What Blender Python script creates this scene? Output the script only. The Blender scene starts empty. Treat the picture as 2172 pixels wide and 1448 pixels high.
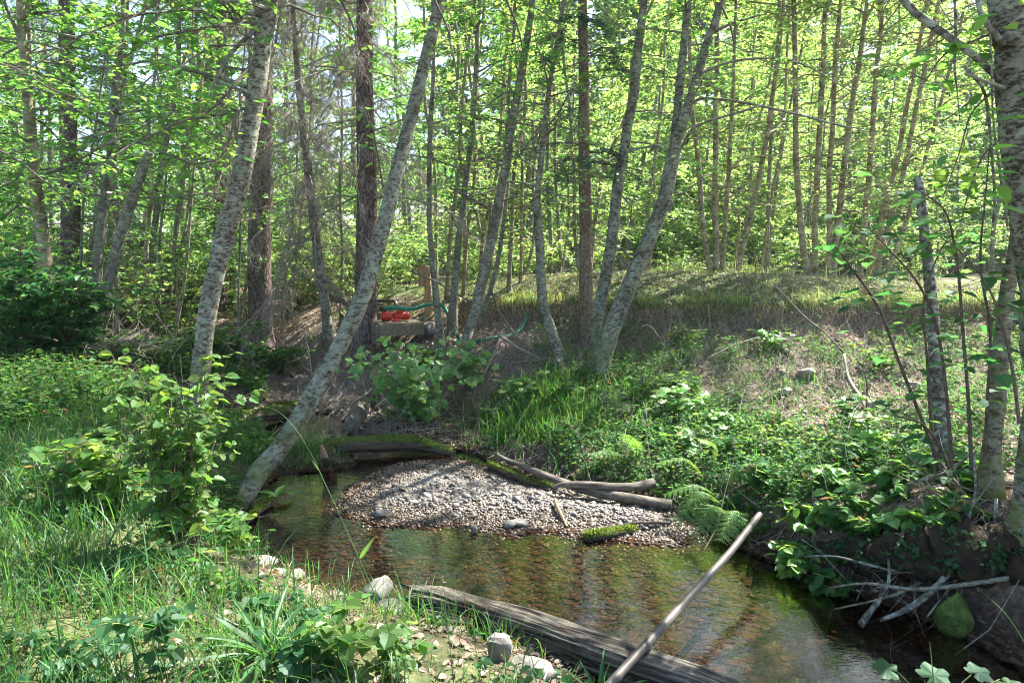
import bpy, math, random
import numpy as np
R = math.radians
rng = np.random.default_rng(11)
random.seed(5)
sc = bpy.context.scene
# ------------------------------------------------------------------ camera, sky, sun, exposure
CAMZ, PITCH, F = 1.9, R(7.3), 1446.0
cd = bpy.data.cameras.new('camera'); cd.sensor_width = 36; cd.lens = 36*F/2172; cd.clip_end = 600; cd.clip_start = .05
cam = bpy.data.objects.new('camera', cd); sc.collection.objects.link(cam)
cam.location = (0, 0, CAMZ); cam.rotation_euler = (R(90)-PITCH, 0, 0)
sc.camera = cam
SUN_EL, SUN_AZ = R(50), R(50)          # azimuth measured from +Y (view direction) towards +X
SD = np.array([math.cos(SUN_EL)*math.sin(SUN_AZ), math.cos(SUN_EL)*math.cos(SUN_AZ), math.sin(SUN_EL)])
w = bpy.data.worlds.new('World'); sc.world = w; w.use_nodes = True
nt = w.node_tree; nt.nodes.clear()
sky = nt.nodes.new('ShaderNodeTexSky'); sky.sky_type = 'NISHITA'; sky.sun_disc = False
sky.sun_elevation = SUN_EL; sky.sun_rotation = SUN_AZ; sky.air_density = 1.0; sky.dust_density = 1.5
bg = nt.nodes.new('ShaderNodeBackground'); bg.inputs[1].default_value = .078
wo = nt.nodes.new('ShaderNodeOutputWorld')
nt.links.new(sky.outputs[0], bg.inputs[0]); nt.links.new(bg.outputs[0], wo.inputs[0])
sl = bpy.data.lights.new('sun', 'SUN'); sl.energy = 5.0; sl.angle = R(.53); sl.color = (1, .95, .86)
so = bpy.data.objects.new('sun', sl); sc.collection.objects.link(so)
from mathutils import Vector, Matrix
so.rotation_euler = Vector(SD).to_track_quat('Z', 'Y').to_euler(); so.location = (10, 10, 20)
sc.view_settings.view_transform = 'Standard'; sc.view_settings.look = 'None'
sc.view_settings.exposure = 2.5; sc.view_settings.gamma = 1
sc.cycles.max_bounces = 7; sc.cycles.diffuse_bounces = 4; sc.cycles.glossy_bounces = 2
sc.cycles.transmission_bounces = 5; sc.cycles.transparent_max_bounces = 6
sc.cycles.caustics_reflective = False; sc.cycles.caustics_refractive = False
sc.cycles.use_denoising = True; sc.cycles.filter_width = 1.05

# ------------------------------------------------------------------ picture <-> world helpers
cp, sp_ = math.cos(PITCH), math.sin(PITCH)
def ray(px, py):
    x = (px-1086)/F; y = (724-py)/F
    return np.array([x, cp+y*sp_, -sp_+y*cp])
def P(px, py, Y):
    d = ray(px, py); return np.array([0, 0, CAMZ]) + d*(Y/d[1])
def G(px, py, z=0.):
    d = ray(px, py); return np.array([0, 0, CAMZ]) + d*((z-CAMZ)/d[2])
def proj(x, y, z):
    dz = z-CAMZ; dep = y*cp-dz*sp_; up = y*sp_+dz*cp
    dep = np.maximum(dep, .05)
    return 1086+F*x/dep, 724-F*up/dep
def sstep(x): x = np.clip(x, 0, 1); return x*x*(3-2*x)
def hash2(ix, iy, s):
    n = (ix.astype(np.int64)*374761393 + iy.astype(np.int64)*668265263 + s*1442695041) & 0x7fffffff
    n = ((n ^ (n >> 13))*1274126177) & 0x7fffffff
    return ((n ^ (n >> 16)) & 0xffff)/65535.
def vnoise(x, y, s=0):
    ix, iy = np.floor(x), np.floor(y); fx, fy = sstep(x-ix), sstep(y-iy)
    a, b = hash2(ix, iy, s), hash2(ix+1, iy, s); c, d = hash2(ix, iy+1, s), hash2(ix+1, iy+1, s)
    return (a*(1-fx)+b*fx)*(1-fy)+(c*(1-fx)+d*fx)*fy
def fbm(x, y, s=0, o=4):
    v = 0; a = .5; t = 0
    for i in range(o):
        v = v+a*vnoise(x, y, s+i*7); t += a; a *= .5; x = x*2.03+3.1; y = y*2.03+1.7
    return v/t
def unit(v): return v/np.maximum(np.linalg.norm(v, axis=-1, keepdims=True), 1e-9)

# ------------------------------------------------------------------ stream outline, gravel bar, terrain height
near_px = [(1420, 1500), (1200, 1400), (1000, 1335), (880, 1292), (790, 1275), (700, 1255), (620, 1222), (520, 1205), (445, 1185), (480, 1120),
           (545, 1045), (600, 1005), (690, 1002), (755, 985), (745, 955), (640, 948), (520, 948), (400, 935), (250, 915)]
far_px = [(250, 893), (420, 886), (520, 893), (620, 880), (700, 878), (745, 905), (790, 932), (860, 942), (930, 950), (1010, 962), (1060, 992), (1150, 1016),
          (1250, 1040), (1400, 1062), (1460, 1105), (1560, 1160), (1650, 1200), (1720, 1232), (1850, 1275), (2000, 1330), (2100, 1380), (2200, 1450), (2350, 1540)]
near_w = np.array([(0.95, 1.2), (.85, 1.9)] + [tuple(G(a, b)[:2]) for a, b in near_px[1:]])
far_w = np.array([tuple(G(a, b)[:2]) for a, b in far_px] + [(3.3, 1.4), (3.2, -1.5), (1.4, -1.5)])
POLY = np.vstack([near_w, far_w])
bar_px = [(742, 1088), (735, 1062), (775, 1025), (835, 993), (900, 982), (980, 984), (1045, 1003), (1150, 1022), (1250, 1040), (1400, 1062), (1480, 1110),
          (1440, 1150), (1330, 1140), (1240, 1128), (1160, 1118), (1080, 1128), (1000, 1112), (900, 1108), (810, 1108)]
BAR = np.array([tuple(G(a, b)[:2]) for a, b in bar_px])
def pdist(x, y, poly, closed=True):
    """distance to the polygon's outline and inside flag"""
    x = np.asarray(x, float); y = np.asarray(y, float)
    d = np.full(x.shape, 1e9); ins = np.zeros(x.shape, bool)
    n = len(poly)
    for i in range(n if closed else n-1):
        a, b = poly[i], poly[(i+1) % n]
        ab = b-a; L = ab@ab+1e-12
        t = np.clip(((x-a[0])*ab[0]+(y-a[1])*ab[1])/L, 0, 1)
        d = np.minimum(d, np.hypot(x-a[0]-t*ab[0], y-a[1]-t*ab[1]))
        if closed:
            c = (a[1] > y) != (b[1] > y)
            xx = a[0]+(y-a[1])/(b[1]-a[1]+1e-12)*(b[0]-a[0])
            ins ^= c & (x < xx)
    return d, ins
ctl = []
for (a, b, z) in [(0, 1448, .42), (400, 1448, .40), (800, 1448, .34), (1000, 1430, .26), (1150, 1448, .16), (600, 1290, .22), (300, 1200, .4), (0, 1150, .5), (300, 1000, .42),
                  (0, 950, .58), (150, 870, .6), (430, 900, .35), (520, 970, .08), (620, 975, .06),
                  (1450, 1060, .12), (1600, 1090, .25), (1800, 1150, .35), (1950, 1200, .4), (2100, 1130, .52), (2300, 1200, .5), (1650, 1000, .28),
                  (1450, 980, .2), (1300, 960, .2), (1120, 950, .15)]:
    ctl.append(G(a, b, z))
for (a, b, Y) in [(1700, 900, 6.2), (1700, 800, 7.5), (1500, 860, 7.0), (1300, 860, 7.2), (1300, 780, 8.0), (1500, 760, 8.1), (1150, 800, 7.9), (2000, 900, 5.8), (2000, 760, 7.6),
                  (1100, 700, 8.9), (1500, 690, 8.9), (1800, 690, 9.0), (980, 760, 8.6), (775, 785, 9.5), (850, 720, 9.7), (650, 760, 9.9), (560, 765, 10.6), (620, 690, 11.0),
                  (2300, 800, 6.5), (700, 840, 8.8), (900, 880, 7.9)]:
    ctl.append(P(a, b, Y))
for q in [(-8, 9, .7), (-4, 9.5, .45), (-9, 3, .6), (-6, 0, .55), (-2, 0, .45), (0, 0, .42), (0, -4, .5), (-6, -5, .6), (2, -5, .5), (5, -3, .5), (5, 1, .6), (6, 3.5, .7), (8, 5.5, .9),
          (-9, 14, .9), (-5, 14, .9), (-2, 14, 1.25), (-1, 10.7, 1.2), (.4, 9.7, 1.29), (2, 9.5, 1.34), (4, 9.5, 1.34), (7, 9.3, 1.34), (11, 9, 1.3), (0, 14, 1.2), (4, 14, 1.13), (9, 14, 1.1),
          (-10, 20, 1.1), (0, 20, 1.05), (10, 20, 1.0), (14, 12, 1.5), (14, 3, 1.2), (-14, 8, .9)]:
    ctl.append(np.array(q, float))
ctl = np.array(ctl)
def _tps():
    X = ctl[:, :2]; n = len(X)
    r = np.linalg.norm(X[:, None]-X[None], axis=2); K = np.where(r > 0, r*r*np.log(r+1e-12), 0)+np.eye(n)*.08
    A = np.zeros((n+3, n+3)); A[:n, :n] = K; A[:n, n] = 1; A[:n, n+1:] = X; A[n, :n] = 1; A[n+1:, :n] = X.T
    return np.linalg.solve(A, np.r_[ctl[:, 2], 0, 0, 0])
WT = _tps()
def tps(x, y):
    out = np.empty(x.shape)
    for s in range(0, x.size, 40000):
        xs, ys = x.flat[s:s+40000], y.flat[s:s+40000]
        r2 = (xs[:, None]-ctl[:, 0])**2+(ys[:, None]-ctl[:, 1])**2
        out.flat[s:s+40000] = (.5*r2*np.log(r2+1e-12))@WT[:-3]+WT[-3]+WT[-2]*xs+WT[-1]*ys
    return out
def gz(x, y, detail=True):
    x = np.atleast_1d(np.asarray(x, float)); y = np.atleast_1d(np.asarray(y, float))
    xc = np.clip(x, -13, 13); yc = np.clip(y, -5, 19)
    h = tps(xc, yc)
    far = np.hypot(x-xc, y-yc)
    h = np.clip(h, .06, 1.6)
    h = h+np.where(y > 30, (np.maximum(y-34, 0)*.16)*sstep((x+22)/30)+.02*(y-30), 0)
    h = h-.22*sstep((1.23-h)/.06)*sstep((h-.45)/.5)*np.where((x > -.8) & (y < 10.5), 1, 0)
    d, ins = pdist(x, y, POLY)
    bd, bins = pdist(x, y, BAR); bd = np.maximum(bd-.10*vnoise(x*5, y*5, 44), 0)
    hill = h+(fbm(x*.9, y*.9, 3)-.5)*.10*sstep(d*1.5)+(fbm(x*2.6, y*2.6, 13, 3)-.5)*.26*sstep(d*1.2)*np.clip((1.22-h)*4, 0, 1)*np.clip((h-.1)*4, 0, 1)*np.where(x > -1, 1, .3)
    out = .015+(hill-.015)*sstep(d/.38)
    bed = -.03-.13*sstep(d/.55)+(fbm(x*3, y*3, 5)-.5)*.05
    bar = np.where(bins, .004+.085*sstep(bd/.9), .006-bd*.22)
    bed = np.maximum(bed, bar)
    z = np.where(ins, bed, np.maximum(out, np.where(bins, .02, -9)))
    if detail: z = z+(fbm(x*7, y*7, 9, 3)-.5)*.035*np.where(ins, .3, 1)
    return z
def gz1(x, y): return float(gz(x, y)[0])
def leftside(x, y):
    return pdist(x, y, near_w, False)[0] < pdist(x, y, far_w, False)[0]

# ------------------------------------------------------------------ mesh building
class MB:
    def __init__(s): s.v = []; s.f = {3: [], 4: []}; s.n = 0
    def add(s, V, Fc):
        V = np.asarray(V, np.float32).reshape(-1, 3); s.v.append(V)
        for f in (Fc if isinstance(Fc, (list, tuple)) else [Fc]):
            f = np.asarray(f, np.int64)
            if f.size: s.f[f.shape[1]].append(f+s.n)
        s.n += len(V); return s
    def mesh(s, name, off=None, smooth=True):
        V = np.vstack(s.v) if s.v else np.zeros((0, 3), np.float32)
        if off is not None: V = V-np.asarray(off, np.float32)
        me = bpy.data.meshes.new(name)
        q = np.vstack(s.f[4]) if s.f[4] else np.zeros((0, 4), int); t = np.vstack(s.f[3]) if s.f[3] else np.zeros((0, 3), int)
        me.vertices.add(len(V)); me.vertices.foreach_set('co', V.astype(np.float32).ravel())
        nl = q.size+t.size; me.loops.add(nl)
        me.loops.foreach_set('vertex_index', np.concatenate([q.ravel(), t.ravel()]).astype(np.int32))
        me.polygons.add(len(q)+len(t))
        ls = np.concatenate([np.arange(len(q))*4, q.size+np.arange(len(t))*3]).astype(np.int32)
        me.polygons.foreach_set('loop_start', ls)
        me.update(calc_edges=True)
        me.polygons.foreach_set('use_smooth', np.full(len(me.polygons), smooth))
        return me
    def build(s, name, mat, parent=None, smooth=True, loc=None):
        off = None
        if parent is not None:
            off = np.zeros(3); p = parent
            while p is not None: off = off+np.array(p.location); p = p.parent
        if loc is not None: off = np.array(loc)
        me = s.mesh(name, off, smooth)
        if mat: me.materials.append(mat)
        o = bpy.data.objects.new(name, me); sc.collection.objects.link(o)
        if parent is not None: o.parent = parent
        if loc is not None: o.location = loc
        return o
def join_build(parts, name, parent=None, smooth=False):
    """parts: [(MB, material)] -> one mesh with several material slots"""
    off = None
    if parent is not None:
        off = np.zeros(3); p = parent
        while p is not None: off = off+np.array(p.location); p = p.parent
    J = MB(); iq, it_ = [], []
    for i, (b, mt) in enumerate(parts):
        if not b.v: continue
        fs = []
        for k, lst in ((4, iq), (3, it_)):
            if b.f[k]: f = np.vstack(b.f[k]); fs.append(f); lst.append(np.full(len(f), i))
        J.add(np.vstack(b.v), fs)
    me = J.mesh(name, off, smooth)
    for b, mt in parts: me.materials.append(mt)
    me.polygons.foreach_set('material_index', np.concatenate(iq+it_).astype(np.int32))
    o = bpy.data.objects.new(name, me); sc.collection.objects.link(o)
    if parent is not None: o.parent = parent
    return o
def tag(o, label=None, cat=None, group=None, kind=None):
    if label: o['label'] = label
    if cat: o['category'] = cat
    if group: o['group'] = group
    if kind: o['kind'] = kind
    return o
def thing(name, label, cat, loc=(0, 0, 0), group=None):
    o = bpy.data.objects.new(name, None); sc.collection.objects.link(o); o.location = [float(c) for c in loc]
    o.empty_display_size = .1
    return tag(o, label, cat, group)
def dup(root, loc, rz, s=1., label=None, group=None, tilt=(0, 0)):
    r = root.copy(); sc.collection.objects.link(r); r.location = [float(c) for c in loc]; r.rotation_euler = (tilt[0], tilt[1], rz); r.scale = (s, s, s)
    if label: r['label'] = label
    if group: r['group'] = group
    for ch in list(root.children):
        c = ch.copy(); sc.collection.objects.link(c); c.parent = r
        for g in list(ch.children):
            d = g.copy(); sc.collection.objects.link(d); d.parent = c
    return r

def tubes(mb, Pts, Rad, sides=6, cap=False, ell=None):
    """Pts (N,K,3), Rad (N,K)"""
    Pts = np.asarray(Pts, float); Rad = np.asarray(Rad, float)
    if Pts.ndim == 2: Pts = Pts[None]; Rad = Rad[None]
    N, K, _ = Pts.shape
    T = np.empty_like(Pts); T[:, 1:-1] = Pts[:, 2:]-Pts[:, :-2]; T[:, 0] = Pts[:, 1]-Pts[:, 0]; T[:, -1] = Pts[:, -1]-Pts[:, -2]
    T = unit(T)
    m = unit(Pts[:, -1]-Pts[:, 0]); ref = np.where(np.abs(m[:, 1:2]) < .75, np.array([[0, 1., 0]]), np.array([[1., 0, 0]]))
    ref = np.repeat(ref[:, None], K, 1)
    A = unit(np.cross(T, ref)); B = np.cross(T, A)
    th = np.arange(sides)/sides*2*math.pi
    c, s_ = np.cos(th), np.sin(th)
    rr = Rad[..., None] if ell is None else Rad[..., None]*ell
    V = Pts[:, :, None]+(A[:, :, None]*(c[None, None, :, None])+B[:, :, None]*(s_[None, None, :, None]))*rr[..., None]
    base = (np.arange(N)*K*sides)[:, None, None]; k = (np.arange(K-1)*sides)[None, :, None]; j = np.arange(sides)[None, None]; j2 = (j+1) % sides
    q = np.stack([base+k+j, base+k+j2, base+k+sides+j2, base+k+sides+j], -1).reshape(-1, 4)
    if cap:
        V2 = V.reshape(-1, 3); n0 = len(V2)
        ce = np.concatenate([Pts[:, 0], Pts[:, -1]]); 
        tr = []
        for i in range(N):
            o = i*K*sides
            for jj in range(sides): tr.append((o+jj, n0+i, o+(jj+1) % sides)); e = o+(K-1)*sides; tr.append((e+jj, e+(jj+1) % sides, n0+N+i))
        mb.add(np.vstack([V2, ce]), [q, np.array(tr)])
    else: mb.add(V.reshape(-1, 3), q)
    return mb
def spline(pts, n):
    pts = np.asarray(pts, float); m = len(pts)
    pp = np.vstack([2*pts[0]-pts[1], pts, 2*pts[-1]-pts[-2]])
    t = np.linspace(0, m-1-1e-6, n); i = t.astype(int); f = (t-i)[:, None]
    a, b, c, d = pp[i], pp[i+1], pp[i+2], pp[i+3]
    return .5*(2*b+(c-a)*f+(2*a-5*b+4*c-d)*f**2+(3*b-3*c+d-a)*f**3)
# leaf templates: (verts, faces)
def t_quad(w=.3): return np.array([(0, 0, 0), (.45, w, .03), (1, 0, -.05), (.45, -w, .03)]), np.array([(0, 1, 2, 3)])
T_Q = t_quad(); T_N = t_quad(.13)
T_M = (np.array([(0, 0, 0), (.28, .33, .09), (.72, .27, .06), (1, 0, -.1), (.72, -.27, .06), (.28, -.33, .09)]), np.array([(0, 3, 2, 1), (0, 5, 4, 3)]))
def t_near(K=8, wid=.36, ser=.05, droop=.14, fold=.14, peak=.42):
    V = []; x = np.linspace(0, 1, K)
    for i, t in enumerate(x):
        a = t**.75 if t < peak else t
        wv = wid*math.sin(math.pi*min(1, (t**.72)))**.8 if 0 < t < 1 else .0
        wv += (ser if i % 2 else -ser*.4) if 0 < t < 1 else 0
        wv = max(wv, 0)
        z = -droop*t*t
        V += [(t, 0, z-.02), (t-.02, wv, z+wv*fold*2), (t-.02, -wv, z+wv*fold*2)]
    Fc = []
    for i in range(K-1):
        a = i*3; b = a+3
        Fc += [(a, b, b+1, a+1), (a, a+2, b+2, b)]
    return np.array(V), np.array(Fc)
T_NEAR = t_near(); T_LANCE = t_near(8, .17, .0, .25, .1)
def t_lobed(n=26):
    V = [(.42, 0, .02)]
    for i in range(n):
        a = i/n*2*math.pi
        r = .40+.17*abs(math.cos(a*2.5))**1.3*(1 if abs(a-math.pi) > .5 else .3)-(.26 if abs(a-math.pi) < .14 else 0)+(.02 if i % 2 else -.015)
        V.append((.42+r*math.cos(a), r*math.sin(a)*1.05, -.10*r*r+.05*math.cos(5*a)*r))
    return np.array(V), np.array([(0, 1+i, 1+(i+1) % n) for i in range(n)])
T_LOBE = t_lobed()
def leaves(mb, C, size, axis, normal, tmpl):
    """C (N,3) leaf base, axis (N,3) long direction, normal (N,3)"""
    if len(C) == 0: return mb
    TV, TF = tmpl
    a = unit(axis); b = unit(np.cross(normal, a)); n = np.cross(a, b)
    S = np.asarray(size).reshape(-1, 1, 1)
    V = C[:, None]+S*(TV[None, :, 0:1]*a[:, None]+TV[None, :, 1:2]*b[:, None]+TV[None, :, 2:3]*n[:, None])
    Fc = (TF[None]+(np.arange(len(C))*len(TV))[:, None, None]).reshape(-1, TF.shape[1])
    return mb.add(V.reshape(-1, 3), Fc)
def rdir(n, zl=-1, zh=1):
    a = rng.uniform(0, 2*math.pi, n); z = rng.uniform(zl, zh, n); r = np.sqrt(np.maximum(0, 1-z*z))
    return np.stack([r*np.cos(a), r*np.sin(a), z], -1)
def leaf_cloud(mb, C, smin, smax, tmpl, tilt=.55, droop=.25):
    n = len(C)
    ax = rdir(n, -droop-.35, .35-droop*.5)
    nm = unit(np.array([0, 0, 1.])+rdir(n)*tilt)
    return leaves(mb, C, rng.uniform(smin, smax, n), ax, nm, tmpl)

# ------------------------------------------------------------------ sun-flecks: crowns are thinned where the sun comes through
PATCH = []   # (x, y, z, rx, ry, strength)
def patch(px, py, z, rx, ry, s=1.): q = G(px, py, z) if z < 1.2 else P(px, py, z); PATCH.append((q[0], q[1], q[2], rx, ry, s))
patch(880, 1035, .1, .75, .38); patch(1150, 1070, .08, .65, .22); patch(640, 1150, 0, .45, .28, .8); patch(1250, 1150, 0, .4, .2, .5)
patch(400, 1000, .9, .9, .6, 1); patch(620, 1250, .2, .55, .22, .9); patch(1000, 1260, .2, .5, .2, .5)
PATCH.append((2.6, 8.3, .75, .9, .55, 1.)); PATCH.append((3.4, 7.6, .6, .5, .4, .7)); PATCH.append((1.3, 7.4, .5, 1.0, .5, .9)); PATCH.append((2.2, 6.3, .3, .9, .5, .6))
PATCH.append((1.0, 9.0, 1.1, .5, .4, .8)); PATCH.append((-3.85, 10.8, 1.6, .5, .7, 1)); PATCH.append((-3.85, 10.8, 2.6, .5, .7, 1)); PATCH.append((-3.85, 10.8, 3.8, .5, .7, 1)); PATCH.append((-2.2, 9.3, .8, .4, .3, .9))
PATCH.append((-1.55, 10, 1.0, .35, .3, .9)); PATCH.append((-5.2, 8.6, .7, .5, .4, .8)); PATCH.append((-.3, 8.6, .8, .4, .3, .7))
for _a, _b, _z in [(60, 1320, .45), (300, 1380, .42), (180, 990, .5), (480, 1300, .35), (90, 900, .7), (330, 860, 1.0), (900, 1400, .3)]: patch(_a, _b, _z, .36, .2, .7)
PATCH.append((-1.15, 7.2, .9, .8, .5, .95)); PATCH.append((-1.0, 7.8, .9, .5, .4, .9)); PATCH.append((-6.2, 8.2, 1.5, .9, .6, .8)); PATCH.append((-4.6, 7.8, 1.2, .7, .5, .8)); PATCH.append((-1.4, 8.0, .7, .5, .4, .9)); PATCH.append((3.0, 5.4, .3, .6, .3, .8)); PATCH.append((4.2, 6.4, .5, .6, .4, .8)); PATCH.append((.6, 8.0, .7, .5, .5, .8))
SHADE = (2.7, 3.5, .95, .75)
def sunkeep(C, amount=.5):
    """keep mask for crown leaves"""
    keep = np.ones(len(C), bool)
    z0 = .3
    g = C-SD*((C[:, 2]-z0)/SD[2])[:, None]
    n = fbm(g[:, 0]*1.3+5, g[:, 1]*1.3, 21, 3)
    keep &= ~((n > np.where(g[:, 0] < -1.8, .44, .49)) & (rng.random(len(C)) < min(.92, amount*1.5)))
    for (x, y, z, rx, ry, s) in PATCH:
        t = (C[:, 2]-z)/SD[2]
        gx, gy = C[:, 0]-SD[0]*t, C[:, 1]-SD[1]*t
        jit = .75+.5*vnoise(gx*5, gy*5, 4)
        m = (((gx-x)/rx)**2+((gy-y)/ry)**2 < jit) & (t > .8)
        m &= vnoise(gx*4.5+3, gy*4.5, 17) > .42
        keep &= ~(m & (rng.random(len(C)) < s*.95))
    keep |= (((g[:, 0]-SHADE[0])/SHADE[2])**2+((g[:, 1]-SHADE[1])/SHADE[3])**2 < 1)
    # lawn and the clearing beyond it are in the sun
    t = (C[:, 2]-1.3)/SD[2]; gx, gy = C[:, 0]-SD[0]*t, C[:, 1]-SD[1]*t
    m = (gy > 9.4) & (gy < 13.5) & (gx > .2) & (gx < 9) & (t > .5) & (vnoise(gx*1.5, gy*1.5, 8) > .3)
    keep &= ~(m & (rng.random(len(C)) < .85))
    return keep

# ------------------------------------------------------------------ materials
def newmat(name):
    m = bpy.data.materials.new(name); m.use_nodes = True; m.node_tree.nodes.clear(); return m, m.node_tree
def nd(t, k, **kw):
    n = t.nodes.new(k)
    for a, b in kw.items(): setattr(n, a, b)
    return n
def ramp(t, src, stops):
    r = nd(t, 'ShaderNodeValToRGB'); e = r.color_ramp.elements
    while len(e) < len(stops): e.new(.5)
    for i, (p, c) in enumerate(stops): e[i].position = p; e[i].color = (*c, 1) if len(c) == 3 else c
    t.links.new(src, r.inputs[0]); return r.outputs[0]
def noise(t, co, scale, detail=4, rough=.55, dist=0):
    n = nd(t, 'ShaderNodeTexNoise'); n.inputs['Scale'].default_value = scale; n.inputs['Detail'].default_value = detail
    n.inputs['Roughness'].default_value = rough; n.inputs['Distortion'].default_value = dist; t.links.new(co, n.inputs['Vector']); return n.outputs[0]
def mapping(t, scale=(1, 1, 1), kind='Object', rot=(0, 0, 0)):
    c = nd(t, 'ShaderNodeTexCoord'); m = nd(t, 'ShaderNodeMapping'); m.inputs['Scale'].default_value = scale; m.inputs['Rotation'].default_value = rot
    t.links.new(c.outputs[kind], m.inputs[0]); return m.outputs[0]
def mixc(t, fac, a, b, mode='MIX'):
    m = nd(t, 'ShaderNodeMix', data_type='RGBA', blend_type=mode)
    for i, v in ((0, fac), (6, a), (7, b)):
        if isinstance(v, bpy.types.NodeSocket): t.links.new(v, m.inputs[i])
        else: m.inputs[i].default_value = v if i == 0 else ((*v, 1) if len(v) == 3 else v)
    return m.outputs[2]
def princ(t, col, rough=.8, bump=None, bs=.5, bd=.02, spec=.3, sheen=0):
    p = nd(t, 'ShaderNodeBsdfPrincipled'); o = nd(t, 'ShaderNodeOutputMaterial')
    if isinstance(col, bpy.types.NodeSocket): t.links.new(col, p.inputs['Base Color'])
    else: p.inputs['Base Color'].default_value = (*col, 1)
    if isinstance(rough, bpy.types.NodeSocket): t.links.new(rough, p.inputs['Roughness'])
    else: p.inputs['Roughness'].default_value = rough
    p.inputs['Specular IOR Level'].default_value = spec
    if bump is not None:
        b = nd(t, 'ShaderNodeBump'); b.inputs['Strength'].default_value = bs; b.inputs['Distance'].default_value = bd
        t.links.new(bump, b.inputs['Height']); t.links.new(b.outputs[0], p.inputs['Normal'])
    t.links.new(p.outputs[0], o.inputs[0]); return p
def leafmat(name, col, tr, var=.35, hue=.03, gloss=.07, grough=.42, mixf=.5, dry=0.):
    m, t = newmat(name)
    g = nd(t, 'ShaderNodeNewGeometry'); oi = nd(t, 'ShaderNodeObjectInfo')
    ri = g.outputs['Random Per Island']
    ad = nd(t, 'ShaderNodeMath', operation='FRACT'); mu = nd(t, 'ShaderNodeMath', operation='MULTIPLY'); mu.inputs[1].default_value = 7.31
    t.links.new(ri, mu.inputs[0]); t.links.new(mu.outputs[0], ad.inputs[0])
    def vary(c):
        h = nd(t, 'ShaderNodeHueSaturation')
        mr = nd(t, 'ShaderNodeMapRange'); mr.inputs[3].default_value = 1-var; mr.inputs[4].default_value = 1+var; t.links.new(ri, mr.inputs[0])
        mh = nd(t, 'ShaderNodeMapRange'); mh.inputs[3].default_value = .5-hue; mh.inputs[4].default_value = .5+hue; t.links.new(ad.outputs[0], mh.inputs[0])
        t.links.new(mr.outputs[0], h.inputs['Value']); t.links.new(mh.outputs[0], h.inputs['Hue'])
        if dry > 0:
            th = nd(t, 'ShaderNodeMath', operation='LESS_THAN'); th.inputs[1].default_value = dry; t.links.new(ad.outputs[0], th.inputs[0])
            t.links.new(mixc(t, th.outputs[0], c, (.28, .20, .06)), h.inputs['Color'])
        else: h.inputs['Color'].default_value = (*c, 1)
        return h.outputs[0]
    d = nd(t, 'ShaderNodeBsdfDiffuse'); r = nd(t, 'ShaderNodeBsdfTranslucent'); gl = nd(t, 'ShaderNodeBsdfGlossy')
    t.links.new(vary(col), d.inputs[0]); t.links.new(vary(tr), r.inputs[0])
    gl.inputs[0].default_value = (.6, .72, .7, 1); gl.inputs['Roughness'].default_value = grough
    m1 = nd(t, 'ShaderNodeMixShader'); m1.inputs[0].default_value = mixf; t.links.new(d.outputs[0], m1.inputs[1]); t.links.new(r.outputs[0], m1.inputs[2])
    m2 = nd(t, 'ShaderNodeMixShader'); m2.inputs[0].default_value = gloss; t.links.new(m1.outputs[0], m2.inputs[1]); t.links.new(gl.outputs[0], m2.inputs[2])
    o = nd(t, 'ShaderNodeOutputMaterial'); t.links.new(m2.outputs[0], o.inputs[0]); return m
M = {}
M['leaf'] = leafmat('alder leaf', (.07, .165, .04), (.28, .56, .08))
M['leaf_near'] = leafmat('shrub leaf', (.075, .15, .035), (.26, .44, .06), gloss=.025, grough=.5)
M['leaf_sunlit'] = leafmat('sunny birch leaf', (.14, .23, .06), (.50, .72, .16), var=.55, hue=.045)  # birch leaf with sunlight put into its paler, yellower colour
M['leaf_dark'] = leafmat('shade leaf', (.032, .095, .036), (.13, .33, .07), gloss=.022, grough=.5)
M['herb'] = leafmat('herb leaf', (.045, .12, .028), (.18, .36, .06), gloss=.025, grough=.55, dry=.02)
M['maple'] = leafmat('lobed leaf', (.12, .25, .05), (.30, .52, .06), gloss=.08, dry=.03)
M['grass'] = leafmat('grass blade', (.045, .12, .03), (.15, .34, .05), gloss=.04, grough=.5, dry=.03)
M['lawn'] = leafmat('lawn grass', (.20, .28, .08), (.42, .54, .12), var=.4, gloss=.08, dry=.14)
M['needle'] = leafmat('spruce needles', (.035, .085, .045), (.07, .15, .06), gloss=.06)
M['fern'] = leafmat('fern frond', (.10, .24, .05), (.28, .55, .07), var=.15, gloss=.06)
M['litter'] = leafmat('dead leaves', (.27, .205, .15), (.16, .10, .05), var=.55, hue=.02, gloss=.05, mixf=.25)
M['straw'] = leafmat('dry grass', (.30, .24, .14), (.3, .24, .12), var=.4, hue=.02, gloss=.05, mixf=.4)
M['moss'] = leafmat('moss', (.07, .11, .02), (.18, .25, .04), var=.5, gloss=.02)
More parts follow.
